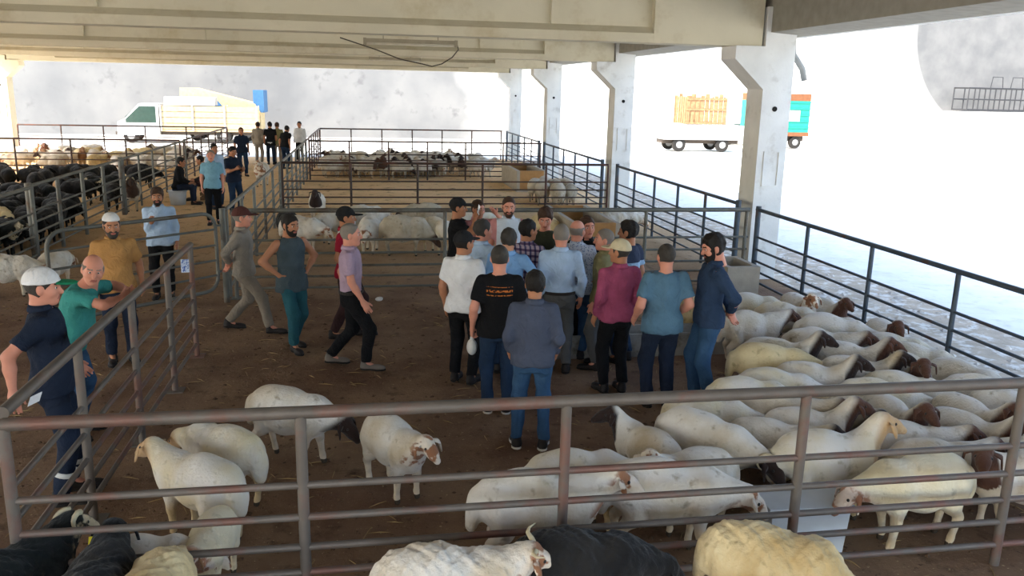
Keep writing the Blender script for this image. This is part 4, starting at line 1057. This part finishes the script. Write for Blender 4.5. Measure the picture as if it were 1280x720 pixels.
# ---- crowd
pi_ = person('man in black cap and shirt holding a phone up to his face', by_head(572, 250, 1.74), -12, 1.76, 'black', 'black', 'short', hairc='black', skin='b', cap='cap', capc='capdark', R=(0.10, 0.26, 1.50), L=(0.16, 0.28, 1.46), Rp=(1, -0.2, -1), Lp=(1, -0.2, -1), RH='grip', LH='grip', collar=False)
ph = MB(); ph.box(-0.075, 0.075, -0.005, 0.005, -0.037, 0.037); ME_ph = ph.me('phone', [M_phone])
in_hand(pi_, 'R', ME_ph, 'phone', 'phone held up by the man in the black cap', 'phone', (-0.045, 0.05, -0.10), (0, 1.57, 0))
person('man behind the black cap raising his open hand', by_head(597, 254, 1.66), -60, 1.70, 'pink', 'denimd', 'short', hair='short', hairc='brown', skin='c', L=(0.20, 0.20, 1.56), Lp=(1, -0.2, -1), LH='flat', hpitch=-5)
person('bearded man in pink and white top facing the camera', by_head(636, 248, 1.80), -95, 1.82, 'suspend', 'denim', 'short', hair='crop', hairc='brown', skin='c', beard='brown', hpitch=-10)
person('man in pale grey shirt and black cap at the left of the crowd', ground_at(578, 478), 60, 1.74, 'white', 'black', 'short', hairc='black', skin='b', cap='cap', capc='capdark', tuck=False, R=(0.25, 0.02, 0.90), belly=0.03, hyaw=-25)
person('man in light blue shirt facing right behind the pale grey shirt', by_head(603, 277, 1.72), 40, 1.74, 'lblue', 'black', 'long', hair='short', hairc='dark', skin='c', hyaw=-20)
person('man in sky blue shirt with his hand on his hip behind the black T-shirt', (by_head(634, 287, 1.72)[0] + 0.02, by_head(634, 287, 1.72)[1]), 72, 1.73, 'sky', 'denimd', 'long', hair='short', hairc='dark', skin='a', R=(0.20, -0.02, 1.04), Rp=(1, -0.5, 0), RH='grip')
bt = person('man in black T-shirt with orange print on the back holding a white bag', ground_at(621, 516), 84, 1.76, 'print', 'denimd', 'short', hair='crop', hairc='dark', skin='c', collar=False, R=(0.27, 0.06, 0.90), L=(0.26, 0.05, 0.90), RH='grip', LH='grip', belly=0.04, hem=0.84, feet=((0.0, .10), (0.02, -.10)), shoe=(M_shoe, M_sole))
person('man in plaid shirt facing into the crowd', by_head(660, 277, 1.74), 55, 1.76, 'plaid', 'denimd', 'long', hair='short', hairc='black', skin='b', hyaw=-30)
person('man in dark olive sweater looking down inside the crowd', by_head(682, 262, 1.78), -105, 1.80, 'olive', 'denimd', 'long', hair='thick', hairc='brown', skin='c', hpitch=-22, collar=False)
person('grey haired man in light blue shirt and grey trousers with belt', by_head(702, 285, 1.74), 84, 1.78, 'lblue', 'greytr', 'long', hair='crop', hairc='grey', skin='c', tuck=True, belly=0.05, R=(0.25, 0.02, 0.9))
person('grey haired man in dotted pale shirt at the centre of the crowd', by_head(722, 280, 1.70), 65, 1.74, 'dots', 'denim', 'long', hair='fringe', hairc='grey', skin='c', hyaw=-15)
person('man in black shirt facing the camera behind the dotted shirt', by_head(734, 273, 1.74), -100, 1.76, 'black', 'black', 'long', hair='short', hairc='brown', skin='c', hyaw=20)
person('grey haired man with red face in mustard shirt behind the cream cap', by_head(757, 289, 1.68), 150, 1.70, 'mustard', 'greytr', 'long', hair='crop', hairc='grey', skin='c', hyaw=20)
person('man in faded magenta shirt and cream cap', ground_at(766, 490), 100, 1.72, 'magenta', 'black', 'long', hairc='dark', skin='b', cap='cap', capc='cream', hyaw=38, R=(0.24, 0.04, 0.90), L=(0.24, 0.06, 0.90))
person('young man in navy and light blue top facing left', by_head(787, 279, 1.74), 130, 1.76, 'yoke', 'denimd', 'short', hair='thick', hairc='black', skin='b', hyaw=15, collar=False)
person('broad man in teal blue T-shirt seen from behind', ground_at(821, 508), 92, 1.76, 'tealblue', 'navy', 'short', hair='crop', hairc='dark', skin='c', collar=False, R=(0.22, 0.14, 0.98), L=(0.26, 0.12, 0.96), belly=0.07, build=1.08, hem=0.84, hroll=0)
person('bearded man in navy jacket and jeans with hands clasped behind his back', ground_at(878, 506), 172, 1.86, 'navyb', 'denim', 'long', hair='thick', hairc='black', skin='c', beard='black', hyaw=4, hpitch=-14, L=(0.05, -0.20, 1.00), R=(0.04, -0.22, 0.97), Rp=(1, -0.4, 0), Lp=(1, -0.4, 0), feet=((0.06, .1), (-0.06, -.1)), belly=0.03)
person('young man in slate shirt and jeans seen from behind, nearest of the crowd', ground_at(663, 561), 80, 1.70, 'slate', 'denim', 'long', hair='short', hairc='black', skin='b', R=(0.22, 0.12, 0.94), L=(0.22, 0.12, 0.94), feet=((0.0, .12), (0.03, -.14)), shoe=(M_shoe, M_sole), build=0.94)
# the white bag in the hand of the man in the black T-shirt
bg = MB(); bg.ball((0, 0, -0.13), (0.055, 0.075, 0.085), 12, 8); bg.tube([(0, 0, -0.06), (0, 0, 0.0)], [0.025, 0.012], 8)
M_bag = mat('white_bag', srgb(206, 204, 200), 0.5, var=0.08, bump=0.5, bscale=30)
Mh, w_ = bt['hand']['L']; o_ = bt['o']; wp = Matrix.LocRotScale(o_.location, o_.rotation_euler, o_.scale) @ Vector(w_ + unit(np.array(w_) - bt['J']['L']['el']) * 0.10)
tag(bg.build('plastic_bag', M_bag, None, True, loc=wp), 'small white plastic bag hanging from the hand of the man in black T-shirt', 'bag')
# ---- alley
person('man in aqua T-shirt and black trousers walking down the alley', by_head(263, 188, 1.74), -80, 1.76, 'aqua', 'black', 'short', hair='crop', hairc='grey', skin='c', res=0.024, feet=((0.12, .1), (-.1, -.1)), drop=.01)
pn = person('man in navy shirt and jeans looking at his phone in the alley', by_head(290, 184, 1.72), -50, 1.74, 'navy', 'denimd', 'short', hair='short', hairc='black', skin='b', R=(0.10, 0.28, 1.20), L=(0.14, 0.26, 1.18), RH='grip', LH='grip', hpitch=-18, res=0.024)
in_hand(pn, 'R', ME_ph, 'phone', 'phone in the hands of the man in navy in the alley', 'phone', (-0.045, 0.03, -0.09), (0, 1.57, 0))
q = at(222, 256, 0)
person('seated man in black on a white tub beside the alley', (q[0], q[1] + 0.1), 0, 1.72, 'black', 'navy', 'long', hair='short', hairc='black', skin='b', sit=True, lean=12, R=(0.12, 0.36, 1.02), L=(0.12, 0.36, 1.02), res=0.024, register=False)
tb2 = empty('tub', (q[0] - 0.0, q[1] + 0.1, 0)); tag(tb2, 'white plastic tub used as a seat beside the alley', 'tub')
m = MB(); m.lathe([(0.20, 0), (0.24, 0.36)], 18); m.build('tub_body', M_box, tb2, True); m = MB(); m.lathe([(0.255, 0.36), (0.26, 0.375), (0.255, 0.39)], 18); m.build('rim', M_box, tb2, True)
q2 = at(247, 252, 0)
person('second seated man in dark clothes facing the one on the tub', (q2[0] + 0.25, q2[1] + 0.3), 180, 1.70, 'capdark', 'maroon', 'long', hair='short', hairc='black', skin='b', sit=True, lean=14, R=(0.12, 0.36, 1.02), L=(0.12, 0.36, 1.02), res=0.026, register=False)
M_crate = mat('crate', srgb(110, 84, 60), 0.8)
cr = empty('crate', (q2[0] + 0.25, q2[1] + 0.3, 0)); tag(cr, 'low wooden crate the second seated man sits on', 'crate')
for z in (0.02, 0.15, 0.28):
    for s in (-1, 1):
        m = MB(); m.box(-0.2, 0.2, s * 0.17 - 0.01, s * 0.17 + 0.01, z, z + 0.09); m.build('slat', M_crate, cr)
        m = MB(); m.box(s * 0.19 - 0.01, s * 0.19 + 0.01, -0.16, 0.16, z, z + 0.09); m.build('slat', M_crate, cr)
m = MB(); m.box(-0.2, 0.2, -0.18, 0.18, 0.37, 0.39); m.build('top_board', M_crate, cr)
person('man in white shirt mostly hidden behind the aqua T-shirt', by_head(267, 180, 1.72), -60, 1.72, 'lblue', 'denimd', 'long', hair='short', hairc='black', skin='b', res=0.026)
person('man in dark navy standing far down the alley', by_head(301, 160, 1.74), -70, 1.76, 'navy', 'denimd', 'short', hair='crop', hairc='black', skin='b', res=0.026)
wv = person('man far away with his back turned, white band on his dark shirt', by_head(337, 153, 1.76), 95, 1.78, 'black', 'navy', 'short', hair='short', hairc='black', skin='b', res=0.026, hem=0.80)
person('man in black shirt bent over the far end of the alley fence', by_head(355, 159, 1.66), 60, 1.74, 'black', 'denimd', 'short', hair='short', hairc='black', skin='b', res=0.026, lean=16)
person('man in pale khaki far down the alley, left of the white banded man', by_head(322, 153, 1.74), 80, 1.76, 'khaki', 'khaki', 'long', hair='short', hairc='brown', skin='b', res=0.028)
person('man glimpsed between the white banded man and the bent one', by_head(346, 153, 1.76), 100, 1.76, 'mustard', 'khaki2', 'long', hair='short', hairc='brown', skin='b', res=0.028)
person('man in white shirt at the far end of the right alley fence', by_head(374, 152, 1.76), -100, 1.76, 'white', 'black', 'long', hair='short', hairc='black', skin='b', res=0.028)
b = MB(); Vb = []; 
for a in np.linspace(0, 2 * math.pi, 21)[:-1]:
    for r, z in ((0.98, 0.86), (1.04, 0.86), (1.04, 0.93), (0.98, 0.93)): Vb.append((0.192 * r * math.cos(a), 0.145 * r * math.sin(a), z))
Fb = [(i * 4 + k, i * 4 + (k + 1) % 4, ((i + 1) % 20) * 4 + (k + 1) % 4, ((i + 1) % 20) * 4 + k) for i in range(20) for k in range(4)]
obj('white_band', mesh('white_band', Vb, Fb, M_reflect), wv['o'])


# ------------------------------------------------------------------ place the flock
obst = [(x, y, 0.22) for x, y in PEOPLE_AT] + [(3.14 + dx, 5.24, 0.2) for dx in (-0.2, 0.0, 0.2)] + [(2.2 + 0.25 * i, 9.97, 0.2) for i in range(11)] + [(5.85, 12.3 + 0.3 * i, 0.24) for i in range(4)]
main = FLOCK[:N_MAIN]
for s in main: s['box'] = (-1.98, 6.46, 4.86, 13.1)
settle(main, None, obst, 80)
for s in FLOCK: sheep(s['x'], s['y'], s['h'], s['pose'], s['col'], s['label'], **s['k'])

# sheep in the pen behind the crowd, standing in a row with their heads down at the fence
ROW = []
def R_(px, py, hd, pose, col, label, **k):
    sc = k['scale'] = k.get('scale', 1.0) * 0.95; p = at(px, py, 0.75 * sc); ROW.append(dict(x=p[0], y=p[1], h=hd, pose=pose, col=col, label=label, k=k))
R_(352, 270, -20, 'low', 'white', 'cream sheep behind the denim vest man, beyond the back fence', woolly=True)
R_(302, 266, -80, 'low', 'black', 'black sheep beyond the back fence, right of the khaki clad man', woolly=True)
R_(468, 272, -100, 'low', 'white', 'woolly sheep rump beyond the back fence, right of the man in lilac', woolly=True)
R_(505, 270, -8, 'graze', 'grey', 'long woolly grey sheep beyond the back fence in the centre', woolly=True, scale=1.1)
R_(540, 274, -60, 'graze', 'tan', 'woolly cream sheep beyond the back fence, left of the man with the phone', woolly=True)
R_(420, 262, -150, 'low', 'dark', 'dark headed sheep beyond the back fence behind the man in red and white', woolly=True)
R_(590, 262, 10, 'low', 'tan', 'woolly sheep second row beyond the back fence behind the raised hands', woolly=True)
R_(696, 270, -70, 'low', 'yellow', 'yellow fleeced sheep beyond the back fence behind the grey haired man in blue', woolly=True)
R_(455, 258, 15, 'low', 'white', 'pale sheep lying low in the second row beyond the back fence', woolly=True)
R_(400, 232, -92, 'up', 'dark', 'lone sheep with dark head and white chest facing the camera on the sandy floor', scale=1.0)
R_(530, 255, 170, 'low', 'grey', 'sheep in the second row beyond the back fence, centre', woolly=True)
R_(775, 262, 0, 'low', 'white', 'sheep beside the tan ended trough beyond the back fence', woolly=True)
for s in ROW: s['box'] = (-1.95, 6.4, 13.45, 21.7)
settle(ROW, None, [(4.47, 15.9 + 0.3 * i, 0.5) for i in range(10)], 60)
for s in ROW: s['k'].setdefault('res', 0.02); sheep(s['x'], s['y'], s['h'], s['pose'], s['col'], s['label'], **s['k'])

# the far pens
rnd = random.Random(11)
HEADS = {'brown': 'brown headed', 'dark': 'dark headed', 'white': 'pale headed', 'grey': 'greyish', 'yellow': 'yellowish', 'black': 'all black', 'blackcream': 'cream marked black'}
def spot(x, y, box, wide=True):
    t = (y - box[2]) / (box[3] - box[2]); u = (x - box[0]) / (box[1] - box[0])
    return ('front' if t < 0.33 else 'middle' if t < 0.66 else 'rear') + ' ' + ('left' if u < 0.33 else 'centre' if u < 0.66 else 'right')
def crowd(n, box, cols, hd, label, group, kind='sheep', scale=1.0, woolly=True, poses=('low', 'level', 'graze', 'up')):
    items = []
    for i in range(n):
        items.append(dict(x=rnd.uniform(box[0] + .6, box[1] - .6), y=rnd.uniform(box[2] + .6, box[3] - .6), h=rnd.choice(hd) + rnd.uniform(-25, 25), k=dict(scale=scale * rnd.uniform(.84, .96), woolly=woolly), box=box))
    settle(items, None, (), 70)
    for s in items: sheep(s['x'], s['y'], s['h'], rnd.choice(poses), (c_ := rnd.choice(cols)), HEADS[c_] + ' ' + label % spot(s['x'], s['y'], box), group, scale=s['k']['scale'], woolly=woolly, res=0.028, kind=kind)
crowd(62, (-1.9, 5.4, 31.3, 36.8), ('brown', 'dark', 'white', 'grey', 'dark'), (-90, -60, 0, 180, -120), 'sheep at the %s of the far flock before the back wall', 'far flock right of the alley')
crowd(7, (4.6, 6.4, 23.0, 26.6), ('grey', 'white', 'grey'), (90, 100, 80), 'sheep at the %s of the huddle in the sandy pen', 'huddle in the sandy pen', poses=('low',))
crowd(40, (-14.6, -6.4, 32.0, 38.5), ('brown', 'grey', 'white', 'dark', 'yellow'), (0, 180, -60, 60), 'sheep at the %s of the far left flock behind the rusty fence', 'far left flock')
gi = []
while len(gi) < 62:
    y = rnd.uniform(15.5, 29.6); x = rnd.uniform(max(-14, -0.40 * y - 0.6), -6.5)
    gi.append(dict(x=x, y=y, h=rnd.choice((-70, -20, 20, 180, 90)) + rnd.uniform(-25, 25), k=dict(scale=rnd.uniform(.84, .96), woolly=True), box=(-14.4, -6.25, 14.8, 30.0)))
settle(gi, None, (), 80)
for s in gi: sheep(s['x'], s['y'], s['h'], rnd.choice(('low', 'level', 'graze', 'low')), (c_ := rnd.choice(('black', 'black', 'black', 'black', 'blackcream'))), HEADS[c_] + ' goat at the %s of the packed pen on the left' % spot(s['x'], s['y'], (-0.40 * s['y'] - 0.6, -6.25, 15, 30)), 'black goats in the left pen', scale=s['k']['scale'], woolly=True, res=0.024, kind='goat')
def L_(px, py, hd, pose, col, label, z=0.735, **k):
    p = at(px, py, z); sheep(p[0], p[1], hd, pose, col, label, woolly=True, res=0.02, **k)
L_(0, 262, -60, 'low', 'yellow', 'yellow woolly sheep behind the grey fence at the left edge')
L_(6, 312, 10, 'low', 'white', 'white sheep low behind the fence at the left edge', scale=0.85)
L_(66, 304, 80, 'low', 'white', 'pale sheep behind the left fence beside the open gate', scale=0.8)
L_(327, 205, -95, 'up', 'white', 'white sheep standing in the alley near the far walkers')
L_(163, 228, -75, 'up', 'grey', 'horned grey sheep at the corner post of the black goats pen', horns='curl')

# ------------------------------------------------------------------ vehicles in the yard, small things
M_white = mat('white_paint', srgb(180, 182, 182), 0.4, var=0.04); M_glass = mat('dark_glass', srgb(40, 62, 56), 0.1, spec=0.6); M_tyre = mat('tyre', srgb(40, 38, 36), 0.9); M_rim = mat('rim', srgb(150, 150, 150), 0.5, metal=0.5)
M_ply = mat('pale_board', srgb(176, 156, 122), 0.8, var=0.12); M_tarp = mat('tarp', srgb(186, 166, 124), 0.8); M_tblue = mat('blue_panel', srgb(56, 98, 136), 0.6); M_turq = mat('turquoise_panel', srgb(26, 128, 112), 0.6, var=0.06); M_wood = mat('crate_wood', srgb(140, 110, 78), 0.85, var=0.25)
M_chas = mat('chassis', srgb(70, 62, 56), 0.8); M_rustbox = mat('rust_panel', srgb(112, 72, 46), 0.8)
M_stl = mat('cage_steel', srgb(52, 53, 56), 0.6, metal=0.3)
wh = MB(); wh.tube([(0, -0.12, 0), (0, 0.12, 0)], 0.40, 18); ME_wh = wh.me('wheel', M_tyre, False); hb2 = MB(); hb2.tube([(0, -0.13, 0), (0, 0.13, 0)], 0.2, 14); ME_hub = hb2.me('hub', M_rim)
def wheels(e, xs, ys):
    for x in xs:
        for y in ys: w = obj('wheel', ME_wh, e, (x, y, 0.40)); obj('hub', ME_hub, w)
def cab(e, x0, w, h, mt, glass=True, s=-1):
    """cab facing -x; x0 is its rear"""
    prof = [(x0, 0.45), (x0, h), (x0 - 1.0, h), (x0 - 1.75, 1.35), (x0 - 2.15, 1.15), (x0 - 2.2, 0.45)]
    m = MB(); m.prism(prof, -w, w, 'y'); c = m.build('cab', mt, e)
    m = MB(); m.prism([(x0 - 1.04, h - 0.07), (x0 - 1.01, h - 0.05), (x0 - 1.74, 1.40), (x0 - 1.79, 1.40)], -w + 0.12, w - 0.12, 'y'); m.build('windscreen', M_glass, c)
    for q in (-1, 1):
        m = MB(); y0, y1 = (q * w, q * (w + 0.012)); m.prism([(x0 - 0.15, 1.12), (x0 - 0.15, h - 0.14), (x0 - 0.98, h - 0.14), (x0 - 1.72, 1.30), (x0 - 1.72, 1.12)], min(y0, y1), max(y0, y1), 'y'); m.build('side_window', M_glass, c)
        m = MB(); m.box(x0 - 2.22, x0 - 2.19, q * (w - 0.25) - 0.12, q * (w - 0.25) + 0.12, 0.72, 0.88); m.build('headlamp', M_rim, c)
    m = MB(); m.box(x0 - 2.28, x0 - 2.16, -w, w, 0.42, 0.62); m.build('bumper', M_chas, c)
# white pickup with board sides
p = at(168, 178, 0)
e = empty('pickup_truck', (p[0] + 1.2, p[1] + 0.6, 0), math.radians(4)); tag(e, 'white truck with pale board sides parked beyond the far left fence', 'truck')
cab(e, 0.2, 0.95, 2.15, M_white); wheels(e, (-1.3, 3.6), (-0.8, 0.8))
m = MB(); m.box(0.0, 5.4, -0.45, 0.45, 0.45, 0.65); m.build('chassis', M_chas, e)
m = MB(); m.box(0.3, 5.5, -1.0, 1.0, 0.65, 0.78); m.build('bed', M_ply, e)
for s in (-1, 1):
    for k in range(4): m = MB(); m.box(0.3, 5.5, s * 1.0 - 0.03, s * 1.0 + 0.03, 0.80 + 0.32 * k, 1.09 + 0.32 * k); m.build('board', M_ply, e)
    for x in (0.32, 2.0, 3.7, 5.45): m = MB(); m.box(x - 0.04, x + 0.04, s * 1.05 - 0.03, s * 1.05 + 0.03, 0.7, 2.1); m.build('stake', M_white, e)
m = MB(); m.prism([(-1, 2.1), (1, 2.1), (0.6, 2.55), (-0.6, 2.55)], 0.5, 3.2, 'x'); m.build('load_cover', M_white, e)
# tarp covered truck behind it
p = on_wall(285, 150, 53.5)
e = empty('tarp_truck', (p[0] - 0.3, 53.8, 0)); tag(e, 'truck with yellowish tarpaulin and blue panel before the back wall', 'truck')
m = MB(); m.box(-2.3, 2.3, -0.5, 0.5, 0.45, 0.7); m.build('chassis', M_chas, e); wheels(e, (-1.4, 1.5), (-0.85, 0.85))
m = MB(); m.box(-2.3, 2.3, -1.05, 1.05, 0.7, 1.7); m.build('bed', M_tarp, e)
m = MB(); m.prism([(-2.3, 1.7), (2.3, 1.7), (2.0, 2.2), (-1.5, 3.05), (-2.2, 3.05)], -1.05, 1.05, 'y'); m.build('tarp', M_tarp, e)
m = MB(); m.prism([(-1.3, 1.85), (0.3, 1.85), (-0.2, 2.45)], -1.09, -1.055, 'y'); m.build('blue_patch', M_tblue, e)
m = MB(); m.box(1.9, 2.5, -1.0, 1.0, 1.7, 3.0); m.build('blue_box', M_tblue, e)
# truck with wooden rack on the right
p = at(880, 190, 0)
e = empty('crate_truck', (p[0], p[1] + 1.2, 0)); tag(e, 'white flatbed truck with a wooden slatted crate on the right beyond the fence', 'truck')
m = MB(); m.box(-2.4, 2.4, -0.5, 0.5, 0.45, 0.7); m.build('chassis', M_chas, e); wheels(e, (-1.5, 1.2), (-0.9, 0.9))
m = MB(); m.box(-2.5, 2.5, -1.1, 1.1, 0.7, 1.55); m.build('bed', M_white, e)
x0, x1 = -1.1, 1.2
for s in (-1, 1):
    for k in range(9):
        x = x0 + (x1 - x0) * k / 8; hgt = 3.25 + 0.12 * math.sin(k * 2.1)
        m = MB(); m.box(x - 0.11, x + 0.11, s * 1.0 - 0.02, s * 1.0 + 0.02, 1.6, hgt); m.build('slat', M_wood, e)
    for z in (1.62, 2.4, 3.0): m = MB(); m.box(x0 - 0.1, x1 + 0.1, s * 1.04 - 0.03, s * 1.04 + 0.03, z, z + 0.1); m.build('rail', M_wood, e)
for x in (x0, x1):
    for k in range(6): y = -0.85 + 0.34 * k; m = MB(); m.box(x - 0.02, x + 0.02, y - 0.11, y + 0.11, 1.6, 3.2); m.build('slat', M_wood, e)
# small car half hidden by the column
p = at(922, 182, 0)
e = empty('car', (p[0] + 1.0, p[1] + 1.5, 0)); tag(e, 'white car showing its windscreen beside the nearest column', 'car')
cab(e, 0.0, 0.85, 1.55, M_white); wheels(e, (-1.4, 1.2), (-0.72, 0.72)); m = MB(); m.prism([(0, 0.45), (1.9, 0.45), (1.9, 0.95), (0.9, 1.1), (0.4, 1.5), (0, 1.5)], -0.85, 0.85, 'y'); m.build('rear_body', M_white, e)
# turquoise livestock truck
p = at(985, 186, 0)
e = empty('livestock_truck', (p[0] - 0.2, p[1] + 1.3, 0)); tag(e, 'turquoise livestock truck body right of the nearest column', 'truck')
m = MB(); m.box(-2.2, 1.6, -0.5, 0.5, 0.45, 0.8); m.build('chassis', M_chas, e); wheels(e, (-1.2, 0.8), (-0.9, 0.9))
m = MB(); m.box(-2.2, 1.65, -1.12, 1.12, 0.8, 1.05); m.build('rust_skirt', M_rustbox, e)
m = MB(); m.box(-2.15, 1.6, -1.1, 1.1, 1.05, 3.05); m.build('box_body', M_turq, e)
for z in (1.35, 1.75, 2.15, 2.55, 2.95):
    m = MB(); m.box(-2.18, 1.63, -1.14, -1.10, z - 0.04, z + 0.04); m.build('rib', M_turq, e)
m = MB(); m.box(-0.2, 0.9, -1.15, -1.10, 1.75, 2.45); m.build('white_panel', M_white, e)
m = MB(); m.box(-2.15, 1.6, -1.1, 1.1, 3.05, 3.5); m.build('tan_top', M_rustbox, e)
# steel cage on the bank
p = on_wall(1208, 138, 56.0); p2 = on_wall(1300, 138, 56.0)
e = empty('steel_cage', (p[0], 56.0, p[2])); tag(e, 'grey steel stock cage on the bank before the back wall, top right', 'cage')
W = p2[0] - p[0]; 
for y in (0, 1.6):
    for z in (0.05, 0.8, 1.6): pipe('bar', e, (0, y, z), (W, y, z), 0.05, M_stl)
    for k in range(8): x = W * k / 7; pipe('bar', e, (x, y, 0), (x, y, 1.62), 0.045, M_stl)
for x in (0, W):
    for z in (0.05, 1.6): pipe('bar', e, (x, 0, z), (x, 1.6, z), 0.05, M_stl)
for x in (W * 0.28, W * 0.55):
    pts = [(x, 0, 1.6), (x + 0.1, 0, 2.4), (x + 0.9, 0, 2.4), (x + 1.0, 0, 1.6)]; m = MB(); m.tube(pts, 0.035, 6); m.build('hoop', M_stl, e)

# paper slip hanging on the left fence, card on the end post
q = at(37, 500, 1.33)
m = MB(); m.box(-0.05, 0.05, -0.001, 0.001, -0.035, 0.035); o = m.build('paper_slip', M_paper, None, loc=(-2.045, q[1], 1.335), rot=(0.4, 0, math.radians(70))); tag(o, 'white paper slip stuck under the top rail near the capped man', 'paper')
M_card = mat('blue_card', srgb(190, 204, 226), 0.6, col2=srgb(60, 90, 170), c2scale=30, c2lo=0.5, c2hi=0.56)
m = MB(); m.box(-0.05, 0.05, -0.002, 0.002, -0.08, 0.08); o = m.build('card', M_card, None, loc=(-2.15, 10.30, 1.14), rot=(0, 0, 0.1)); tag(o, 'white and blue card on the end post of the left fence', 'card')
M_litter = mat('litter', srgb(214, 212, 206), 0.7)
q = at(474, 376, 0); m = MB(); m.ball((0, 0, 0.03), (0.07, 0.05, 0.035), 7, 5); o = m.build('litter', M_litter, None, loc=(q[0], q[1], 0), rot=(0, 0, 0.5)); tag(o, 'crumpled white litter on the dirt below the back fence', 'litter')

# rubble beside the right fence, straw and droppings on the floor
rnd = random.Random(5)
def scatter(name, n, area, size, m, label, cat, flat=0.6, keep=None):
    mb = MB(); k = 0
    while k < n:
        x, y = rnd.uniform(*area[0]), rnd.uniform(*area[1]); s = size * rnd.uniform(0.4, 1.3) ** 2; a = rnd.uniform(0, 6.28)
        V = []
        for (u, v, w) in ((1, 0, 0), (0, 1, 0), (-1, 0, 0), (0, -1, 0), (0, 0, 1), (0, 0, -0.4)):
            j = rnd.uniform(.7, 1.2); V.append((x + s * j * (u * math.cos(a) - v * math.sin(a)), y + s * j * (u * math.sin(a) + v * math.cos(a)), area[2] + s * flat * w * j))
        mb.add(V, [(0, 1, 4), (1, 2, 4), (2, 3, 4), (3, 0, 4), (1, 0, 5), (2, 1, 5), (3, 2, 5), (0, 3, 5)]); k += 1
    o = mb.build(name, m); tag(o, label, cat, kind='stuff'); return o
M_rub = mat('rubble_stone', srgb(206, 198, 186), 0.95, var=0.25, vscale=1.5, world_space=True)
scatter('rubble', 420, ((7.45, 9.0), (5.0, 30), -0.01), 0.05, M_rub, 'pale stones and debris along the right fence', 'rubble')
M_clod = mat('clod', srgb(92, 70, 52), 0.95, var=0.3, vscale=1.5, world_space=True)
scatter('dirt_clods', 1800, ((-5.5, 6.4), (4.9, 14), 0.0), 0.022, M_clod, 'dark clods and droppings on the dirt floor', 'dirt')
ms = MB(); M_straw = mat('straw', srgb(158, 132, 90), 0.9, var=0.2, vscale=2, world_space=True)
for k in range(1300):
    x, y = rnd.uniform(-6, 6.4), rnd.uniform(4.2, 21); a = rnd.uniform(0, 3.14); L = rnd.uniform(0.03, 0.10); dx, dy = L * math.cos(a), L * math.sin(a); w = 0.0022; px, py = -w * math.sin(a), w * math.cos(a)
    ms.add([(x - dx + px, y - dy + py, 0.002), (x - dx - px, y - dy - py, 0.002), (x + dx - px, y + dy - py, 0.004), (x + dx + px, y + dy + py, 0.004), (x, y, 0.012)], [(0, 1, 4), (1, 2, 4), (2, 3, 4), (3, 0, 4)])
tag(ms.build('straw', M_straw), 'loose straw scattered on the dirt floor', 'straw', kind='stuff')
